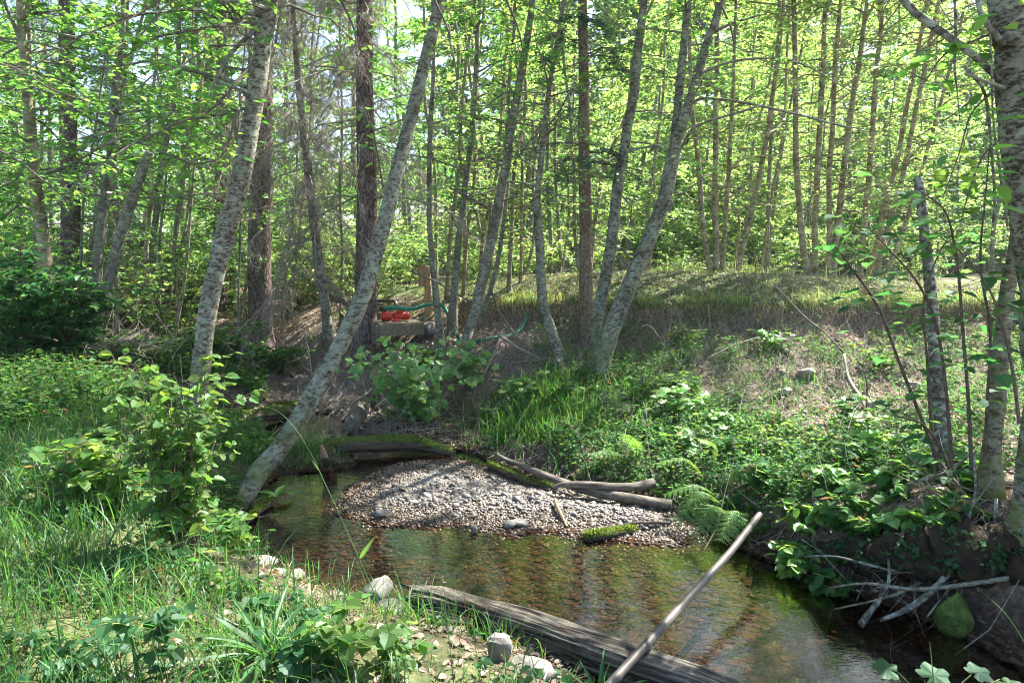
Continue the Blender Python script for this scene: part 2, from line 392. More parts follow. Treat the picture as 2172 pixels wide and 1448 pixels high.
def bark(name, pale, dark, lichen, zs=2.6, scale=14, thr=(.42, .60), lich=.5, bump=.6, bd=.012, moss=0):
    m, t = newmat(name)
    co = mapping(t, (1, 1, zs)); n1 = noise(t, co, scale, 6, .65, .3)
    n2 = noise(t, mapping(t, (1, 1, 1.4)), scale*.55, 5, .6, .5)
    n3 = noise(t, mapping(t, (1, 1, 5)), scale*2.2, 3, .5)
    c = ramp(t, n1, [(thr[0], dark), (thr[1], pale)])
    lf = ramp(t, n2, [(.5, (0, 0, 0)), (.58, (lich, lich, lich))])
    c = mixc(t, lf, c, lichen)
    sp = ramp(t, n3, [(.30, (.35, .33, .3)), (.40, (1, 1, 1))])
    c = mixc(t, .75, c, sp, 'MULTIPLY')
    n5 = noise(t, mapping(t, (1, 1, .8)), 4.5, 5, .65, .6); c = mixc(t, .8, c, ramp(t, n5, [(.34, (.42, .38, .32)), (.52, (.95, .95, .9)), (.68, (1.25, 1.28, 1.22))]), 'MULTIPLY')
    if moss:
        n4 = noise(t, mapping(t), 5, 4); tc = nd(t, 'ShaderNodeTexCoord'); sx = nd(t, 'ShaderNodeSeparateXYZ'); t.links.new(tc.outputs['Object'], sx.inputs[0])
        mr = nd(t, 'ShaderNodeMapRange'); mr.inputs[1].default_value = .9; mr.inputs[2].default_value = 0; mr.inputs[4].default_value = .9; t.links.new(sx.outputs[2], mr.inputs[0])
        mm = nd(t, 'ShaderNodeMath', operation='MULTIPLY'); t.links.new(mr.outputs[0], mm.inputs[0]); t.links.new(ramp(t, n4, [(.4, (0, 0, 0)), (.55, (1, 1, 1))]), mm.inputs[1])
        c = mixc(t, mm.outputs[0], c, (.13, .15, .04))
    h = mixc(t, .5, n1, n2)
    princ(t, c, .9, h, bump, bd, .15); return m
M['birch'] = bark('pale lichened bark', (.21, .205, .17), (.065, .058, .045), (.25, .285, .22), zs=2, scale=24, thr=(.42, .56), lich=.75, moss=1)
M['birch_pale'] = bark('white papery bark', (.26, .245, .205), (.07, .056, .042), (.32, .34, .28), zs=2.6, scale=26, thr=(.44, .56), lich=.85, moss=1, bump=.9)
M['alder'] = bark('grey alder bark', (.25, .24, .20), (.09, .082, .065), (.30, .33, .26), zs=2.5, scale=26, lich=.6)
M['stem'] = bark('olive stem bark', (.34, .30, .20), (.15, .125, .08), (.38, .38, .27), zs=3.5, scale=10, lich=.4, bd=.006)
M['lichen'] = bark('crusty lichen bark', (.20, .20, .18), (.07, .065, .055), (.32, .35, .31), zs=1.2, scale=30, lich=.95, bump=1)
def spruce_bark(name, a, b, zs=.35, sc_=26):
    m, t = newmat(name)
    co = mapping(t, (1, 1, zs)); v = nd(t, 'ShaderNodeTexVoronoi', feature='DISTANCE_TO_EDGE'); v.inputs['Scale'].default_value = sc_
    n0 = noise(t, co, 9, 4, .6); vm = nd(t, 'ShaderNodeVectorMath', operation='ADD'); t.links.new(co, vm.inputs[0])
    n0v = nd(t, 'ShaderNodeTexNoise'); n0v.inputs['Scale'].default_value = 12; t.links.new(co, n0v.inputs['Vector'])
    sc2 = nd(t, 'ShaderNodeVectorMath', operation='SCALE'); sc2.inputs[3].default_value = .10; t.links.new(n0v.outputs[1], sc2.inputs[0]); t.links.new(sc2.outputs[0], vm.inputs[1])
    t.links.new(vm.outputs[0], v.inputs['Vector'])
    n2 = noise(t, co, 40, 4, .6)
    c = ramp(t, v.outputs['Distance'], [(0, tuple(x*.35 for x in a)), (.10, a), (.4, b)])
    c = mixc(t, .6, c, ramp(t, n2, [(.3, (.45, .42, .4)), (.65, (1.25, 1.2, 1.2))]), 'MULTIPLY')
    c = mixc(t, ramp(t, n0, [(.5, (0, 0, 0)), (.7, (.5, .5, .5))]), c, (.26, .25, .22))
    princ(t, c, .92, mixc(t, .4, v.outputs['Distance'], n2), 1, .03, .12); return m
M['spruce'] = spruce_bark('dark scaly bark', (.13, .095, .085), (.24, .19, .175))
M['spruce_tan'] = spruce_bark('tan scaly bark', (.20, .145, .10), (.34, .26, .19), .5, 34)
def plain(name, a, b, scale=12, rough=.85, zs=(1, 1, 1), bs=.5, bd=.01, spec=.2, thr=(.35, .65), metal=0):
    m, t = newmat(name); n = noise(t, mapping(t, zs), scale, 6, .65)
    p = princ(t, ramp(t, n, [(thr[0], a), (thr[1], b)]), rough, n, bs, bd, spec); p.inputs['Metallic'].default_value = metal; return m
M['twig'] = plain('grey dead twig', (.15, .125, .10), (.33, .29, .25), 30)
M['twig_dark'] = plain('brown twig', (.07, .05, .04), (.16, .125, .10), 30)
M['twig_green'] = plain('green stem', (.10, .13, .04), (.2, .24, .08), 20)
M['dark_earth'] = plain('dark rooty earth', (.014, .010, .007), (.055, .040, .028), 16, rough=.95, bs=1, bd=.04)
M['wood_end'] = plain('fresh cut wood', (.45, .32, .2), (.6, .45, .3), 25)
M['orange_wood'] = plain('orange rotten wood', (.40, .15, .06), (.62, .28, .13), 14, zs=(1, 1, 4))
M['board'] = plain('weathered board', (.10, .078, .055), (.24, .195, .14), 9, zs=(.4, 6, 6))
M['board_brown'] = plain('brown post wood', (.22, .14, .08), (.40, .27, .16), 9, zs=(6, 6, .4))
M['red'] = plain('red paint', (.42, .02, .012), (.62, .035, .02), 9, rough=.4, bs=.1, spec=.5)
M['dark'] = plain('dark rubber', (.02, .02, .02), (.05, .05, .05), 9, rough=.5)
M['hose'] = plain('green hose', (.02, .13, .08), (.035, .2, .13), 15, rough=.45, bs=.2, spec=.4)
M['pipe'] = plain('weathered grey pipe', (.04, .034, .03), (.115, .10, .088), 11, rough=.55, zs=(1, 1, .25), bs=.35, bd=.004, spec=.4)
M['rock'] = plain('grey rock', (.10, .095, .085), (.25, .24, .22), 8, rough=.85, bd=.02)
M['rock_pale'] = plain('pale rock', (.18, .165, .14), (.34, .315, .28), 7, rough=.85, bd=.02)
M['mossrock'] = plain('mossy rock', (.04, .07, .02), (.13, .19, .04), 22, rough=.95, bs=1, bd=.03)
def pebble_mat(name, stops, rough=.7, spec=.35, wet=.28):
    m, t = newmat(name); g = nd(t, 'ShaderNodeNewGeometry'); n = noise(t, mapping(t), 60, 4)
    c = ramp(t, g.outputs['Random Per Island'], stops)
    c = mixc(t, .5, c, ramp(t, n, [(.3, (.65, .65, .65)), (.7, (1.2, 1.2, 1.2))]), 'MULTIPLY')
    gp_ = nd(t, 'ShaderNodeSeparateXYZ'); t.links.new(g.outputs['Position'], gp_.inputs[0]); mr = nd(t, 'ShaderNodeMapRange'); mr.inputs[1].default_value = .012; mr.inputs[2].default_value = .045; t.links.new(gp_.outputs[2], mr.inputs[0])
    c = mixc(t, mr.outputs[0], mixc(t, 1, c, (.42, .34, .27), 'MULTIPLY'), c)
    rr = nd(t, 'ShaderNodeMapRange'); rr.inputs[3].default_value = wet; rr.inputs[4].default_value = rough; t.links.new(mr.outputs[0], rr.inputs[0])
    princ(t, c, rr.outputs[0], n, .4, .004, spec); return m
M['pebble'] = pebble_mat('dry gravel', [(0, (.06, .055, .05)), (.25, (.17, .158, .145)), (.5, (.12, .12, .12)), (.7, (.22, .19, .16)), (.85, (.16, .11, .075)), (1, (.34, .32, .295))])
M['bedpebble'] = pebble_mat('wet stones', [(0, (.05, .026, .014)), (.3, (.11, .062, .038)), (.6, (.08, .05, .032)), (.85, (.10, .06, .036)), (1, (.14, .105, .075))], .9, .05, .9)
# weathered log
def log_mat():
    m, t = newmat('weathered grey wood')
    co = mapping(t, (.5, 9, 9)); n = noise(t, co, 6, 8, .7, .4); n2 = noise(t, mapping(t, (1.2, 1.2, 1.2)), 3, 4)
    c = ramp(t, n, [(.38, (.015, .012, .010)), (.48, (.085, .075, .06)), (.62, (.26, .235, .195)), (.8, (.38, .35, .30))])
    c = mixc(t, ramp(t, n2, [(.45, (0, 0, 0)), (.7, (.6, .6, .6))]), c, (.20, .17, .10), 'MULTIPLY')
    princ(t, c, .85, n, 1, .02, .2); return m
M['log'] = log_mat()
M['driftwood'] = plain('grey driftwood', (.05, .042, .034), (.20, .175, .145), 7, zs=(.6, 5, 5), bs=.9, bd=.012)

def mossy_wood():
    m, t = newmat('moss covered wood'); co = mapping(t); n = noise(t, co, 9, 5); n2 = noise(t, co, 90, 4); g_ = nd(t, 'ShaderNodeNewGeometry'); sx = nd(t, 'ShaderNodeSeparateXYZ'); t.links.new(g_.outputs['Normal'], sx.inputs[0])
    a = nd(t, 'ShaderNodeMath', operation='MULTIPLY_ADD'); a.inputs[1].default_value = .45; t.links.new(sx.outputs[2], a.inputs[0]); t.links.new(n, a.inputs[2])
    k = ramp(t, a.outputs[0], [(.60, (0, 0, 0)), (.80, (1, 1, 1))])
    w_ = ramp(t, noise(t, mapping(t, (.6, 5, 5)), 7, 6, .65), [(.35, (.045, .035, .025)), (.65, (.17, .14, .11))])
    mo = ramp(t, n2, [(.3, (.03, .045, .01)), (.7, (.11, .15, .03))])
    princ(t, mixc(t, k, w_, mo), .95, n2, 1, .02, .1); return m
M['mossy_wood'] = mossy_wood()

# ------------------------------------------------------------------ ground sheet
def graded(lo, hi, flo, fhi, fine, grow=1.13):
    a = list(np.arange(flo, fhi+1e-6, fine)); s = fine; x = a[-1]
    while x < hi: s = min(s*grow, 4); x += s; a.append(x)
    s = fine; x = a[0]; b = []
    while x > lo: s = min(s*grow, 4); x -= s; b.append(x)
    return np.array(b[::-1]+a)
gx = graded(-95, 95, -5, 6, .04); gy = graded(-25, 150, 1.8, 10.5, .04)
X, Y = np.meshgrid(gx, gy); Z = gz(X.ravel(), Y.ravel()).reshape(X.shape)
mb = MB(); nx, ny = len(gx), len(gy)
idx = np.arange(nx*ny).reshape(ny, nx)
mb.add(np.stack([X, Y, Z], -1).reshape(-1, 3), np.stack([idx[:-1, :-1], idx[:-1, 1:], idx[1:, 1:], idx[1:, :-1]], -1).reshape(-1, 4))
m, t = newmat('forest ground')
co = mapping(t); n1 = noise(t, co, 3, 6, .7); n2 = noise(t, co, 28, 6, .7); v = nd(t, 'ShaderNodeTexVoronoi'); v.inputs['Scale'].default_value = 38; t.links.new(co, v.inputs['Vector'])
soil = ramp(t, n2, [(.3, (.05, .036, .025)), (.5, (.14, .105, .075)), (.7, (.28, .22, .17))])
green = ramp(t, n2, [(.3, (.03, .045, .015)), (.7, (.10, .13, .04))])
at = nd(t, 'ShaderNodeAttribute'); at.attribute_name = 'zone'; sep = nd(t, 'ShaderNodeSeparateColor'); t.links.new(at.outputs[0], sep.inputs[0])
c = mixc(t, sep.outputs[1], soil, green)
grav = mixc(t, ramp(t, v.outputs['Distance'], [(0, (1, 1, 1)), (.5, (0, 0, 0))]), (.07, .055, .04), v.outputs['Color'])
gh = nd(t, 'ShaderNodeHueSaturation'); gh.inputs['Saturation'].default_value = .18; gh.inputs['Value'].default_value = .16; t.links.new(grav, gh.inputs['Color'])
gt = mixc(t, 1, gh.outputs[0], (1, .82, .62), 'MULTIPLY')
c = mixc(t, sep.outputs[2], c, (.35, .32, .30), 'MULTIPLY'); c = mixc(t, sep.outputs[0], c, gt)  # soil darkened low by the water: wet, and painted shade for the undercut
princ(t, c, .9, mixc(t, .5, n2, v.outputs['Distance']), .8, .02, .2)
g = mb.build('ground', m)
tag(g, 'brown leaf litter soil of the stream banks with a flat grassy terrace behind', None, kind='structure')
d, ins = pdist(X.ravel(), Y.ravel(), POLY); bd, bins = pdist(X.ravel(), Y.ravel(), BAR)
zr = np.clip(np.where(ins | bins, 1, 1-d/.22), 0, 1)
lf = leftside(X.ravel(), Y.ravel())
zg = np.where(lf, sstep(d/.6)*.8, sstep((Z.ravel()-1.12)/.1))
col = np.stack([zr, zg, np.where(ins, 0, np.clip(1-Z.ravel()/.28, 0, 1)), zr*0+1], -1).astype(np.float32)
ca = g.data.color_attributes.new('zone', 'FLOAT_COLOR', 'POINT'); ca.data.foreach_set('color', col.ravel())

# ------------------------------------------------------------------ water
wx = np.arange(-6, 4.2, .06); wy = np.arange(-1.6, 10, .06); WX, WY = np.meshgrid(wx, wy)
dd, ii = pdist(WX.ravel(), WY.ravel(), POLY); ok = (ii | (dd < .16)).reshape(WX.shape)
zw = (fbm(WX*3.5, WY*2.5, 31, 3)-.5)*.006
id_ = np.arange(WX.size).reshape(WX.shape)
q = np.stack([id_[:-1, :-1], id_[:-1, 1:], id_[1:, 1:], id_[1:, :-1]], -1); q = q[ok[:-1, :-1] & ok[1:, 1:] & ok[:-1, 1:] & ok[1:, :-1]]
used = np.unique(q); rm = np.full(WX.size, -1); rm[used] = np.arange(len(used))
mb = MB().add(np.stack([WX.ravel(), WY.ravel(), zw.ravel()], -1)[used], rm[q].reshape(-1, 4))
m, t = newmat('stream water')
n1 = noise(t, mapping(t, (1, 2.2, 1), rot=(0, 0, R(-35))), 5, 3, .5, .6); n2 = noise(t, mapping(t, (1, 3, 1), rot=(0, 0, R(-35))), 22, 3, .5, .4)
b = nd(t, 'ShaderNodeBump'); b.inputs['Strength'].default_value = .13; b.inputs['Distance'].default_value = .03; t.links.new(mixc(t, .25, n1, n2), b.inputs['Height'])
fr = nd(t, 'ShaderNodeFresnel'); fr.inputs['IOR'].default_value = 1.33; t.links.new(b.outputs[0], fr.inputs['Normal'])
tr = nd(t, 'ShaderNodeBsdfTransparent'); tr.inputs[0].default_value = (.84, .74, .60, 1)
gl = nd(t, 'ShaderNodeBsdfGlossy'); gl.inputs['Roughness'].default_value = .045; gl.inputs[0].default_value = (1, 1, 1, 1); t.links.new(b.outputs[0], gl.inputs['Normal'])
mx = nd(t, 'ShaderNodeMixShader'); o = nd(t, 'ShaderNodeOutputMaterial')
mu = nd(t, 'ShaderNodeMath', operation='MULTIPLY_ADD'); mu.inputs[1].default_value = 2.0; mu.inputs[2].default_value = .03; t.links.new(fr.outputs[0], mu.inputs[0])
t.links.new(mu.outputs[0], mx.inputs[0]); t.links.new(tr.outputs[0], mx.inputs[1]); t.links.new(gl.outputs[0], mx.inputs[2]); t.links.new(mx.outputs[0], o.inputs[0])
tag(mb.build('water', m), 'shallow clear brown stream winding between the banks', None, kind='structure')

# ------------------------------------------------------------------ stones
def octa():
    V = [(1, 0, 0), (-1, 0, 0), (0, 1, 0), (0, -1, 0), (0, 0, 1), (0, 0, -1)]
    Fc = [(0, 2, 4), (2, 1, 4), (1, 3, 4), (3, 0, 4), (2, 0, 5), (1, 2, 5), (3, 1, 5), (0, 3, 5)]
    return V, Fc
def subdiv(V, Fc):
    V = [np.array(v, float) for v in V]; mid = {}; out = []
    def m(a, b):
        k = (min(a, b), max(a, b))
        if k not in mid: v = V[a]+V[b]; V.append(v/np.linalg.norm(v)); mid[k] = len(V)-1
        return mid[k]
    for a, b, c in Fc:
        x, y, z = m(a, b), m(b, c), m(c, a); out += [(a, x, z), (b, y, x), (c, z, y), (x, y, z)]
    return V, out
S1 = subdiv(*octa()); S2 = subdiv(*S1); S3 = subdiv(*S2); S4 = subdiv(*S3)
def pebbles(mb, xy, smin, smax, flat=.55, sink=.3, zoff=0, tilt=.3, jl=.72):
    n = len(xy); T = np.array(S1[0]); Fc = np.array(S1[1])
    s = smin+(smax-smin)*rng.random(n)**2.6
    z = gz(xy[:, 0], xy[:, 1])
    jit = rng.uniform(jl, 1.15, (n, len(T), 1)); sc3 = np.stack([rng.uniform(.8, 1.25, n), rng.uniform(.65, 1, n), rng.uniform(flat*.7, flat*1.3, n)], -1)
    V = T[None]*jit*sc3[:, None]*s[:, None, None]
    a = rng.uniform(0, 6.28, n); c, s_ = np.cos(a)[:, None], np.sin(a)[:, None]; tl = rng.normal(0, tilt, (n, 1))
    x, y, zz = V[..., 0], V[..., 1], V[..., 2]+V[..., 0]*tl
    V = np.stack([x*c-y*s_, x*s_+y*c, zz], -1)+np.stack([xy[:, 0], xy[:, 1], z+s*flat*(1-sink*2)+zoff], -1)[:, None]
    mb.add(V.reshape(-1, 3), (Fc[None]+(np.arange(n)*len(T))[:, None, None]).reshape(-1, 3))
def scat(n, x0, x1, y0, y1): return np.stack([rng.uniform(x0, x1, n), rng.uniform(y0, y1, n)], -1)
xy = scat(160000, -1.7, 2.2, 4.0, 6.6); bd, bi = pdist(xy[:, 0], xy[:, 1], BAR); zz = gz(xy[:, 0], xy[:, 1])
k = (bi | (rng.random(len(xy)) < .6*np.exp(-bd/.12))) & (rng.random(len(xy)) < .8)
mb = MB(); pebbles(mb, xy[k][:62000], .0035, .019); 
xy2 = xy[(bi) & (bd > .1)][-380:]; pebbles(mb, xy2, .016, .042)
tag(mb.build('gravel_bar', M['pebble']), 'grey and tan gravel bar heaped in the middle of the stream', None, kind='stuff')
xy = scat(110000, -3.6, 3.4, 1.6, 8.6); d, ii = pdist(xy[:, 0], xy[:, 1], POLY); bd, bi = pdist(xy[:, 0], xy[:, 1], BAR)
xy = xy[((ii) | (d < .12)) & ~bi][:40000]
mb = MB(); pebbles(mb, xy, .005, .036, .16, .40, 0, .04, .9)
tag(mb.build('streambed_stones', M['bedpebble']), 'brown and amber stones covering the stream bed under the water', None, kind='stuff')
def rock(name, label, px, py, z, w, h, dpt, mat, rz=0, tilt=0, seed=0, squash=.0, cat='rock', group=None, flatface=False):
    T = np.array(S3[0] if not flatface else S3[0]); Fc = np.array(S3[1]); r_ = np.random.default_rng(seed)
    if flatface:
        T = np.sign(T)*np.abs(T)**.45; T = T/np.max(np.abs(T))
    f = 1
    for i in range(7):
        a = unit(r_.normal(size=3)); c0 = r_.uniform(.55, .85); dd = T@a; over = np.maximum(dd-c0, 0); T = T-over[:, None]*a*.85
    T = T*(1+.06*np.sin(T[:, :1]*9+seed)*np.cos(T[:, 1:2]*8))
    V = T*np.array([w/2, dpt/2, h/2]); ct, st = math.cos(tilt), math.sin(tilt)
    V = np.stack([V[:, 0]*ct-V[:, 2]*st, V[:, 1], V[:, 0]*st+V[:, 2]*ct], -1)
    c, s = math.cos(rz), math.sin(rz); V = np.stack([V[:, 0]*c-V[:, 1]*s, V[:, 0]*s+V[:, 1]*c, V[:, 2]], -1)
    q = G(px, py, z+h*.35); o = MB().add(V, Fc).build(name, mat, smooth=True); o.location = q
    try: o.data.set_sharp_from_angle(angle=R(38))
    except Exception: pass
    return tag(o, label, cat, group)
rock('rock', 'long flat pale rock at the water edge below the leafy alder shrub', 540, 1192, .0, .30, .07, .16, M['rock_pale'], .15, seed=1)
rock('rock', 'small pale rock beside the long flat pale one at the water edge', 628, 1220, .0, .13, .07, .12, M['rock_pale'], .3, seed=2)
rock('rock', 'sunlit flat rock half in the grass under the long pale rock', 585, 1213, .0, .24, .05, .14, M['rock_pale'], -.2, seed=12)
rock('rock', 'angular pinkish grey rock in the shallows at the split end of the big log', 798, 1252, .02, .20, .13, .15, M['rock'], .6, .4, seed=3)
rock('rock', 'rounded grey rock in the grass just below the angular pinkish one', 822, 1290, .05, .17, .09, .14, M['rock'], .2, seed=4)
rock('rock', 'upright square-cut grey block standing in the grass against the big log', 1058, 1385, .12, .115, .17, .10, M['rock'], .35, .1, seed=5, flatface=True)
rock('rock', 'low wedge-shaped grey rock in the grass beside the upright square block', 1130, 1415, .10, .20, .10, .14, M['rock'], -.35, -.2, seed=6)
rock('rock', 'grey rock among the dead leaves left of the upright square block', 950, 1352, .08, .12, .09, .09, M['rock'], .9, .3, seed=7)
rock('rock', 'flat brown stone half under the big log near the dead leaves', 915, 1340, .05, .12, .05, .09, M['rock'], .9, .1, seed=17)
rock('rock', 'dark grey pointed stone at the front water line of the gravel bar', 1080, 1113, .0, .10, .07, .08, M['rock'], .5, .3, seed=8)
rock('rock', 'pale stone touching the dark pointed stone at the front of the gravel bar', 1103, 1108, .01, .12, .06, .08, M['rock_pale'], -.2, seed=9)
rock('rock', 'small lone stone poking out of the shallows in front of the gravel bar', 1005, 1122, .0, .05, .07, .05, M['rock'], .3, seed=10)
rock('rock', 'flat tan stone lying on the left flank of the gravel bar', 808, 1087, .03, .11, .05, .08, M['rock'], .2, seed=19)
rock('mossy_rock', 'bright green mossy boulder under the tangled lichen branches', 2022, 1303, .0, .17, .26, .18, M['mossrock'], .5, .15, seed=11)
for i, (a, b, Yd, s, lb) in enumerate([(1665, 855, 6.9, .16, 'pale stone in the bare slope below the sunny patch'), (1610, 850, 6.9, .10, 'small pale chip of stone left of the stone on the bare slope'), (1925, 800, 7.2, .22, 'blocky pale stone high on the bare slope near the leaning snag'),
                                   (1945, 825, 6.9, .20, 'pale stone just below the blocky stone on the bare slope'), (1710, 795, 7.5, .25, 'half buried grey stone in the middle of the bare slope'),
                                   (1850, 865, 6.6, .18, 'rounded stone low on the bare slope behind the forked dead twig'), (910, 690, 9.6, .42, 'flat grey boulder in the bank beside the pump platform')]):
    q = P(a, b, Yd); r = rock('rock', lb, a, b, 0, s, s*.6, s*.8, M['rock_pale'] if i != 6 else M['rock'], i, .2, seed=20+i); r.location = (q[0], q[1], gz1(q[0], q[1])+s*.15)

# ------------------------------------------------------------------ woody tools
def wobble_path(pts, radii, n, jig=.004, rj=.05, seed=0):
    r_ = np.random.default_rng(seed)
    p = spline(np.column_stack([pts, radii]), n); rad = p[:, 3]; p = p[:, :3]
    k = max(3, n//5); w_ = np.stack([np.interp(np.linspace(0, k-1, n), np.arange(k), r_.normal(0, jig, k)) for _ in range(3)], -1)
    rad = np.maximum(rad, .0012)*(1+np.interp(np.linspace(0, n//3, n), np.arange(n//3+1), r_.normal(0, rj, n//3+1)))
    return p+w_, rad
def stick_mb(pts, radii, n=14, sides=7, jig=.004, seed=0):
    p, r = wobble_path(pts, radii, n, jig, .07, seed); return tubes(MB(), p, r, sides, cap=True)
def trunk_mb(track, sides=14, ext=5., seed=0, flare=0., jig=.006, rj=.035, endr=.3):
    """track: list of (px, py, widthpx, Y)"""
    pts = np.array([P(a, b, Yv) for a, b, w_, Yv in track]); rad = np.array([.85*w_/2/F*(Yv*cp-(p[2]-CAMZ)*sp_) for (a, b, w_, Yv), p in zip(track, pts)])
    if ext > 0:
        dr = unit(pts[-1]-pts[-2]); dr = unit(dr*.6+np.array([0, 0, .5]))
        r0 = rad[-1]
        for i in (1, 2, 3): pts = np.vstack([pts, pts[-1]+dr*ext/3]); rad = np.append(rad, r0*(1-(1-endr)*i/3))
    L = np.sum(np.linalg.norm(np.diff(pts, axis=0), axis=1)); n = int(max(12, L/.09))
    p, r = wobble_path(pts, rad, n, jig, rj, seed)
    if flare > 0: z = np.abs(p[:, 2]-p[0, 2]); r = r*(1+flare*np.exp(-z/.18))
    th = np.arange(sides)/sides*2*math.pi; r_ = np.random.default_rng(seed+99)
    ell = 1+.04*np.cos(2*th+r_.uniform(0, 6))[None, None, :]+r_.normal(0, .018, (1, n, sides))
    if flare > 0: ell = ell+(.16*np.exp(-z/.25))[None, :, None]*np.cos(5*th+1)[None, None, :]
    return tubes(MB(), p, r, sides, cap=True, ell=ell), p, r
def branchset(p, r, zlo, zhi, nb, blen, up=.5, sub=7, lv=10, spread=.5, azf=None, droopy=0, twl=.28, leafgap=.035, K=6):
    """returns branch polylines, twig polylines and leaf base points from a trunk path"""
    m = (p[:, 2] > zlo) & (p[:, 2] < zhi); ids = np.nonzero(m)[0]
    if len(ids) == 0: return [], [], np.zeros((0, 3))
    ids = rng.choice(ids, nb); az = rng.uniform(0, 2*math.pi, nb) if azf is None else azf(nb)
    f = 1-.55*(p[ids, 2]-zlo)/max(zhi-zlo, .1)
    L = rng.uniform(*blen, nb)*f
    t = np.linspace(0, 1, K)[None, :, None]
    upv = up+rng.normal(0, .25, nb)
    d0 = unit(np.stack([np.cos(az), np.sin(az), upv], -1))[:, None]; cur = (rng.normal(0, .18, (nb, 1, 3))+np.array([0, 0, -.22-droopy]))
    B = p[ids][:, None]+L[:, None, None]*(d0*t+cur*t*t)
    B[:, 1:] += rng.normal(0, .02, B[:, 1:].shape)*L[:, None, None]
    BR = np.minimum(r[ids]*.45, .004+L*.009)[:, None]*(1-.75*np.linspace(0, 1, K))[None]
    # twigs
    ntw = nb*sub; bi = np.repeat(np.arange(nb), sub); u = rng.uniform(.18, 1, ntw)*(K-1); i0 = np.minimum(u.astype(int), K-2); fr = (u-i0)[:, None]
    st = B[bi, i0]*(1-fr)+B[bi, i0+1]*fr; bdv = unit(B[bi, i0+1]-B[bi, i0])
    td = unit(bdv*.7+rdir(ntw, -.5, .5)*.9+np.array([0, 0, .05-droopy])); TL = rng.uniform(.5, 1.2, ntw)*twl*(1+L[bi]*.4)
    tt = np.linspace(0, 1, 4)[None, :, None]
    TW = st[:, None]+TL[:, None, None]*(td[:, None]*tt+np.array([0, 0, -.18-droopy])*tt*tt)
    TR = np.full((ntw, 4), 1.)*(.0022+.0012*TL[:, None])*np.array([1, .8, .6, .35])[None]
    nl = ntw*lv; ti = np.repeat(np.arange(ntw), lv); v = rng.uniform(.1, 1, nl)*3; j0 = np.minimum(v.astype(int), 2); fv = (v-j0)[:, None]
    LC = TW[ti, j0]*(1-fv)+TW[ti, j0+1]*fv+rng.normal(0, .012, (nl, 3))
    return (B, BR), (TW, TR), LC
def foliage(parent, p, r, zlo, zhi, nb, blen, leafm='leaf', size=(.05, .085), tmpl=T_M, thin=.5, bm='alder', crown='crown', twigs=True, **kw):
    a, b_, lc = branchset(p, r, zlo, zhi, nb, blen, **kw)
    if len(a) == 0: return
    wd = MB(); tubes(wd, *a, 5)
    if twigs: tubes(wd, *b_, 3)
    if thin is not None: lc = lc[sunkeep(lc, thin)]
    mb = MB(); leaf_cloud(mb, lc, *size, tmpl); join_build([(mb, M[leafm]), (wd, M[bm])], crown, parent)
def tree(name, label, cat, track, barkm, ext=5, sides=14, fol=(), seed=0, flare=.45, group=None, endr=.3):
    tb, p, r = trunk_mb(track, sides, ext, seed, flare, endr=endr)
    root = thing(name, label, cat, p[0], group); tb.build('trunk', M[barkm], root)
    for f in fol: foliage(root, p, r, **f)
    return root, p, r
def limb(root, pts, name='limb', mat='alder', n=18, sides=8, seed=0, ext=0):
    """pts (px,py,w,Y)"""
    tb, p, r = trunk_mb(pts, sides, ext, seed, 0, .008, .06); tb.build(name, M[mat], root); return p, r
def out_of_frame(zlo=5.2, n=30, L=(1.2, 2.6), **k): return dict(dict(zlo=zlo, zhi=99, nb=n, blen=L, leafm='leaf', size=(.06, .10), tmpl=T_M, sub=9, lv=11, thin=.6, twl=.35), **k)

# ------------------------------------------------------------------ the trees that can be told apart
AL = 'alder stems of the stream bank'
# 1 near birch
t1, p1, r1 = tree('birch_tree', 'pale lichened birch leaning right, rising out of the leafy shrub on the near bank', 'tree',
    [(412, 905, 46, 5.7), (425, 780, 42, 5.7), (445, 640, 43, 5.72), (470, 520, 45, 5.75), (508, 390, 46, 5.8), (535, 250, 42, 5.85), (556, 110, 40, 5.9), (574, -40, 36, 5.95)], 'birch_pale', 4, 20,
    [out_of_frame(3.9, 26, (1.3, 2.4)),
     dict(zlo=3.0, zhi=4.4, nb=13, blen=(1.2, 2.3), leafm='leaf', size=(.05, .085), tmpl=T_M, sub=8, lv=10, thin=.2, up=.2, azf=lambda n: rng.uniform(R(120), R(250), n))], 1)
limb(t1, [(538, 60, 10, 5.9), (490, 110, 9, 5.8), (460, 170, 7, 5.6), (445, 205, 5, 5.5), (400, 220, 3, 5.3), (330, 225, 2, 5.1)], seed=3)
limb(t1, [(535, 45, 7, 5.9), (470, 40, 6, 5.6), (420, 25, 4, 5.4), (380, 5, 3, 5.2)], seed=4)
# 2 diagonal birch
t2, p2, r2 = tree('birch_tree', 'long slanting birch with its foot in the stream, crossing in front of the dark spruce', 'tree',
    [(480, 1110, 56, 4.85), (523, 1045, 50, 5.0), (562, 988, 47, 5.15), (612, 922, 45, 5.3), (690, 790, 42, 5.55), (765, 640, 38, 5.8), (812, 480, 36, 6.05), (858, 305, 32, 6.3), (905, 120, 29, 6.5), (938, -30, 27, 6.6)], 'birch', 4.5, 20,
    [out_of_frame(4.6, 30, (1.3, 2.5))], 2, .05)
